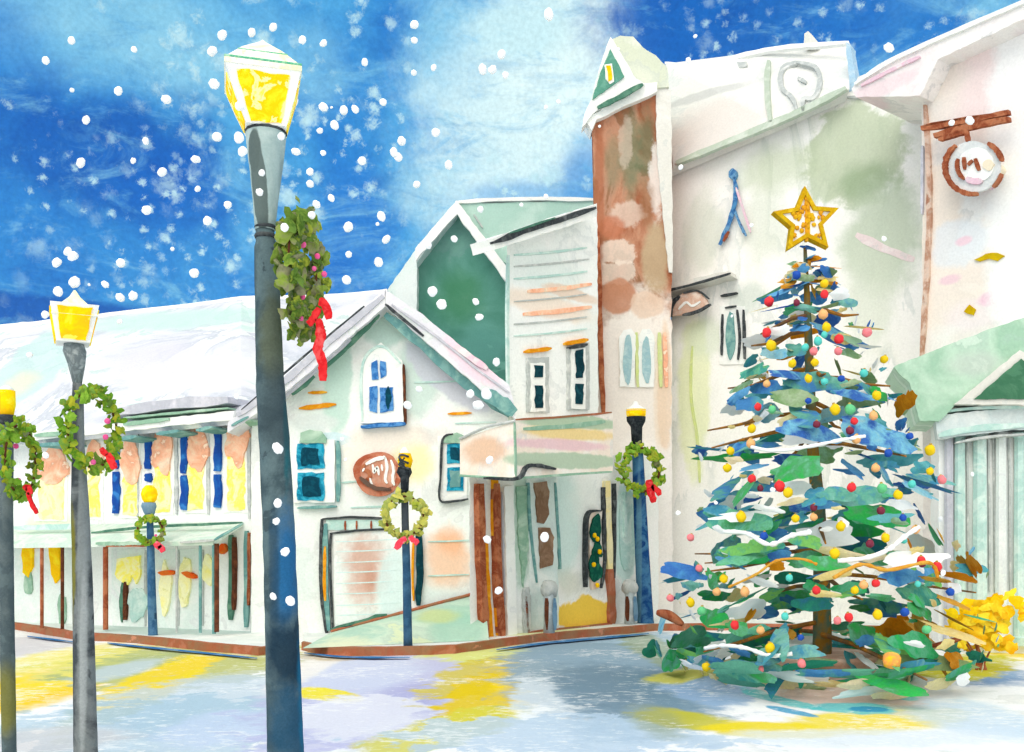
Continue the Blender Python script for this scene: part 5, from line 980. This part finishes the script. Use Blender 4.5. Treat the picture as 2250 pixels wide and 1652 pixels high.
for colr, fn, pts in BL:
    if colr not in protos:
        mt = wash('bauble ' + colr, list(BC[colr]), 12, coord='obj', tide=0, grain=.04, rough=.5, spec=.2)
        MB1 = MB(); MB1.lump(Vector((0, 0, 0)), (Vector((1, 0, 0)), Vector((0, 1, 0)), Vector((0, 0, 1.08))), 0, .09, 14, 10); o = MB1.build('bauble', mt, smooth=True); 
        c_ = MB(); c_.rings([ringN(Vector((0, 0, z)), r_, 10) for z, r_ in ((.95, .3), (1.3, .28), (1.34, .1))]); cp = c_.build('cap', CAPM, o)
        protos[colr] = [o, cp, True]
    for (x, y) in pts:
        px, py = fn(x, y); p = surf(px, py, 1.03, .03); r_ = rnd.uniform(8, 11.5) * p.y / F * (.85 if colr in ('aqua', 'blue', 'maroon') else 1)
        o, cp, first = protos[colr]
        if first: protos[colr][2] = False
        else:
            o2 = o.copy(); COL.objects.link(o2); c2 = cp.copy(); COL.objects.link(c2); c2.parent = o2; o = o2
        o.location = p; o.scale = (r_, r_, r_ * rnd.uniform(.88, 1.04)); o.rotation_euler = (rnd.uniform(-.2, .2), rnd.uniform(-.3, .3), rnd.uniform(0, 6))
        tag(o, 'small round %s bauble hanging on the Christmas tree' % colr, 'bauble', colr + ' baubles on the christmas tree')
p = surf(big[0], big[1], 1.0, .03); p.y -= .05
b = MB(); b.lump(p, (Vector((.09, 0, 0)), Vector((0, .08, 0)), Vector((0, 0, .085))), 0, .1, 14, 10)
tag(b.build('bauble', wash('big bauble', [(250, 200, 40), (248, 160, 90), (250, 214, 90)], 9, tide=0), origin=p, smooth=True), 'largest bauble, orange and yellow, low on the right of the tree', 'bauble')
# garlands
for lab, pts, w, mt in (('white garland looping over the lower left branches of the tree', [(1590, 1168), (1640, 1172), (1690, 1196), (1740, 1176), (1780, 1170)], 9, TM[7]), ('white garland climbing the lower right branches of the tree', [(1840, 1232), (1900, 1226), (1950, 1208), (1985, 1180), (2018, 1158)], 9, TM[7]),
                    ('white garland curling along the bottom left of the tree', [(1548, 1424), (1590, 1418), (1640, 1424), (1690, 1440), (1740, 1436)], 8, TM[7]), ('amber garland arching across the left of the trunk', [(1600, 1290), (1660, 1262), (1705, 1232), (1760, 1228), (1795, 1240)], 5, TM[5]), ('white garland across the middle of the tree below the crossing boughs', [(1650, 982), (1700, 990), (1770, 982), (1850, 966), (1900, 958)], 7, TM[7]),
                    ('amber garland in the right hand lower boughs', [(1830, 1270), (1890, 1240), (1950, 1252), (2040, 1236), (2060, 1270)], 7, TM[5])):
    c = catmull(pts, 8); q = [surf(x, y, 1.04, .05) for x, y in c]; m = MB(); m.tube(q, [.62 * w * KT * (.8 + .5 * mnoise.noise(Vector((i * .6, w, 0)))) for i in range(len(q))], 8)
    tag(m.build('garland', mt, origin=q[0], smooth=True), lab, 'garland')
# golden shrub right of the tree
gc = at(2158, 1420, 12.6); gc.z = 0
sbh = thing('golden_tuft', gc, 'bright yellow shrub in the snow right of the Christmas tree', 'tuft'); m = MB()  # loose yellow dabs on thin stems
for i in range(90):
    x = rnd.gauss(2160, 42); y = rnd.uniform(1318, 1420); 
    if abs(x - 2160) > 72: continue
    c = at(x, y - (x - 2160) * .25 * (1 if y < 1370 else -.2), 12.6 + rnd.uniform(-.25, .25)); a_ = rnd.uniform(-1, 1); d = Vector((math.cos(a_), rnd.uniform(-.3, .3), math.sin(a_) * .8)).normalized(); d2 = d.cross(Vector((rnd.uniform(-.4, .4), -1, .3))).normalized(); m.dab(c, d * rnd.uniform(.07, .13), d2 * rnd.uniform(.05, .08), d.cross(d2) * .02, 0, 12, .35)
for i in range(8):
    c = at(rnd.uniform(2236, 2252), rnd.uniform(1325, 1360), 12.6); m.dab(c, Vector((.06, 0, .01)), Vector((0, 0, .05)), Vector((0, -.02, 0)), 0, 10, .35)
m.build('foliage', wash('shrub gold', [(250, 214, 20), (244, 190, 10), (250, 226, 60), (240, 170, 10)], 5, island=.8, tide=0), sbh)
m = MB()
for i in range(7): m.tube([gc + Vector((rnd.uniform(-.08, .08), 0, 0)), gc + Vector((rnd.uniform(-.3, .3), rnd.uniform(-.1, .1), rnd.uniform(.3, .55)))], [.018, .008], 6)
m.build('stem', BRN, sbh)
# fallen twigs at either side of the tree foot
for lab, pts, w in (('brown twig poking out of the snow at the right foot of the tree', [(2040, 1420), (2080, 1412), (2125, 1396)], 13), ('brown branch lying at the left foot of the tree', [(1442, 1345), (1470, 1352), (1500, 1372)], 22)):
    c = catmull(pts, 6); q = [at(x, y, 10.9 if pts[0][0] > 1800 else 11.3) for x, y in c]; m = MB(); m.tube(q, [w / 2 * q[0].y / F * (.35 + .65 * math.sin(math.pi * (i + .6) / (len(q) + .2))) for i in range(len(q))], 8); tag(m.build('twig', BRN, origin=q[0], smooth=True), lab, 'twig')

# ---------------------------------------------------------------- falling snow
fl_ = [(314, 179), (202, 266), (589, 218), (932, 226), (976, 154), (1106, 143), (1200, 120), (1328, 176), (1421, 191), (1820, 108), (1820, 177), (1602, 273), (1905, 298), (1818, 320), (2203, 240), (2120, 305), (2163, 307), (2220, 330), (730, 437), (1683, 450), (378, 528), (640, 620), (954, 602), (1420, 470), (1510, 485), (1405, 575), (1470, 550), (1300, 667), (1590, 707), (1914, 583), (1764, 620), (1730, 670), (1748, 690), (1970, 725), (355, 716), (712, 757), (868, 830), (1362, 755), (1362, 808), (1455, 870), (1390, 898), (1370, 945), (1830, 810), (644, 924), (911, 970), (1675, 950), (1530, 998), (1697, 1052), (1532, 1118), (1663, 1152), (1523, 1230), (298, 1105), (320, 1125), (249, 1153), (531, 1156), (853, 1200), (462, 1250), (327, 1240), (528, 1307), (255, 1280), (198, 1382), (585, 1300), (1900, 1280), (1940, 1337), (2090, 1325), (2105, 1393), (1880, 1075), (2110, 920), (1995, 1050), (940, 370), (2410, 64), (3904, 210), (2136, 1730), (1290, 450),
       (2140, 2370), (2392, 2360), (2190, 2594), (2150, 2020), (2066, 1730), (1840, 1710), (1790, 1780), (2180, 1590), (2100, 1780), (4180, 540), (4260, 530), (300, 1500), (130, 1560), (200, 2000), (1560, 480), (1250, 1000), (860, 700), (520, 400), (1000, 900)]
on_lamp = [(1055, 467), (1065, 665), (1150, 760), (1140, 845), (1220, 1970), (1220, 2210), (1214, 2290), (1252, 2424), (1200, 2620), (1275, 2640), (1050, 605), (1235, 600)]
fp = []
for k in range(6):
    f_ = MB(); f_.lump(Vector((0, 0, 0)), (Vector((1, 0, 0)), Vector((0, .8, 0)), Vector((0, 0, 1))), 0, .13 if k % 2 else .08, 14, 10)
    fp.append(f_)
fo = []
def flake(px, py, Y, r_, mat=None, lab='white snowflake falling through the air', grp='falling snowflakes'):
    k = rnd.randrange(6)
    if len(fo) <= 5:
        k = len(fo); o = fp[k].build('snowflake', mat or FLAKE, smooth=True); fo.append(o)
    else: o = fo[k].copy(); COL.objects.link(o)
    o.location = at(px, py, Y); s_ = r_ * Y / F; o.scale = (s_ * rnd.uniform(.8, 1.1), s_, s_ * rnd.uniform(.8, 1.2)); o.rotation_euler = (rnd.uniform(-.4, .4), rnd.uniform(0, 6.28), rnd.uniform(-.4, .4))
    tag(o, lab, 'snowflake', grp); return o
for x, y in fl_: flake(x / 2, y / 2, rnd.uniform(4.3, 4.75) if 540 < x / 2 < 730 and y / 2 > 440 else rnd.uniform(5.5, 9.0), rnd.uniform(7, 11.5))
for x, y in on_lamp: flake(x / 2, y / 2, rnd.uniform(4.3, 4.6), rnd.uniform(8, 12))
for i in range(40): flake(rnd.uniform(20, 2230), rnd.uniform(10, 640) if rnd.random() < .75 else rnd.uniform(640, 1300), rnd.uniform(6, 10.0), rnd.uniform(3, 6.5))
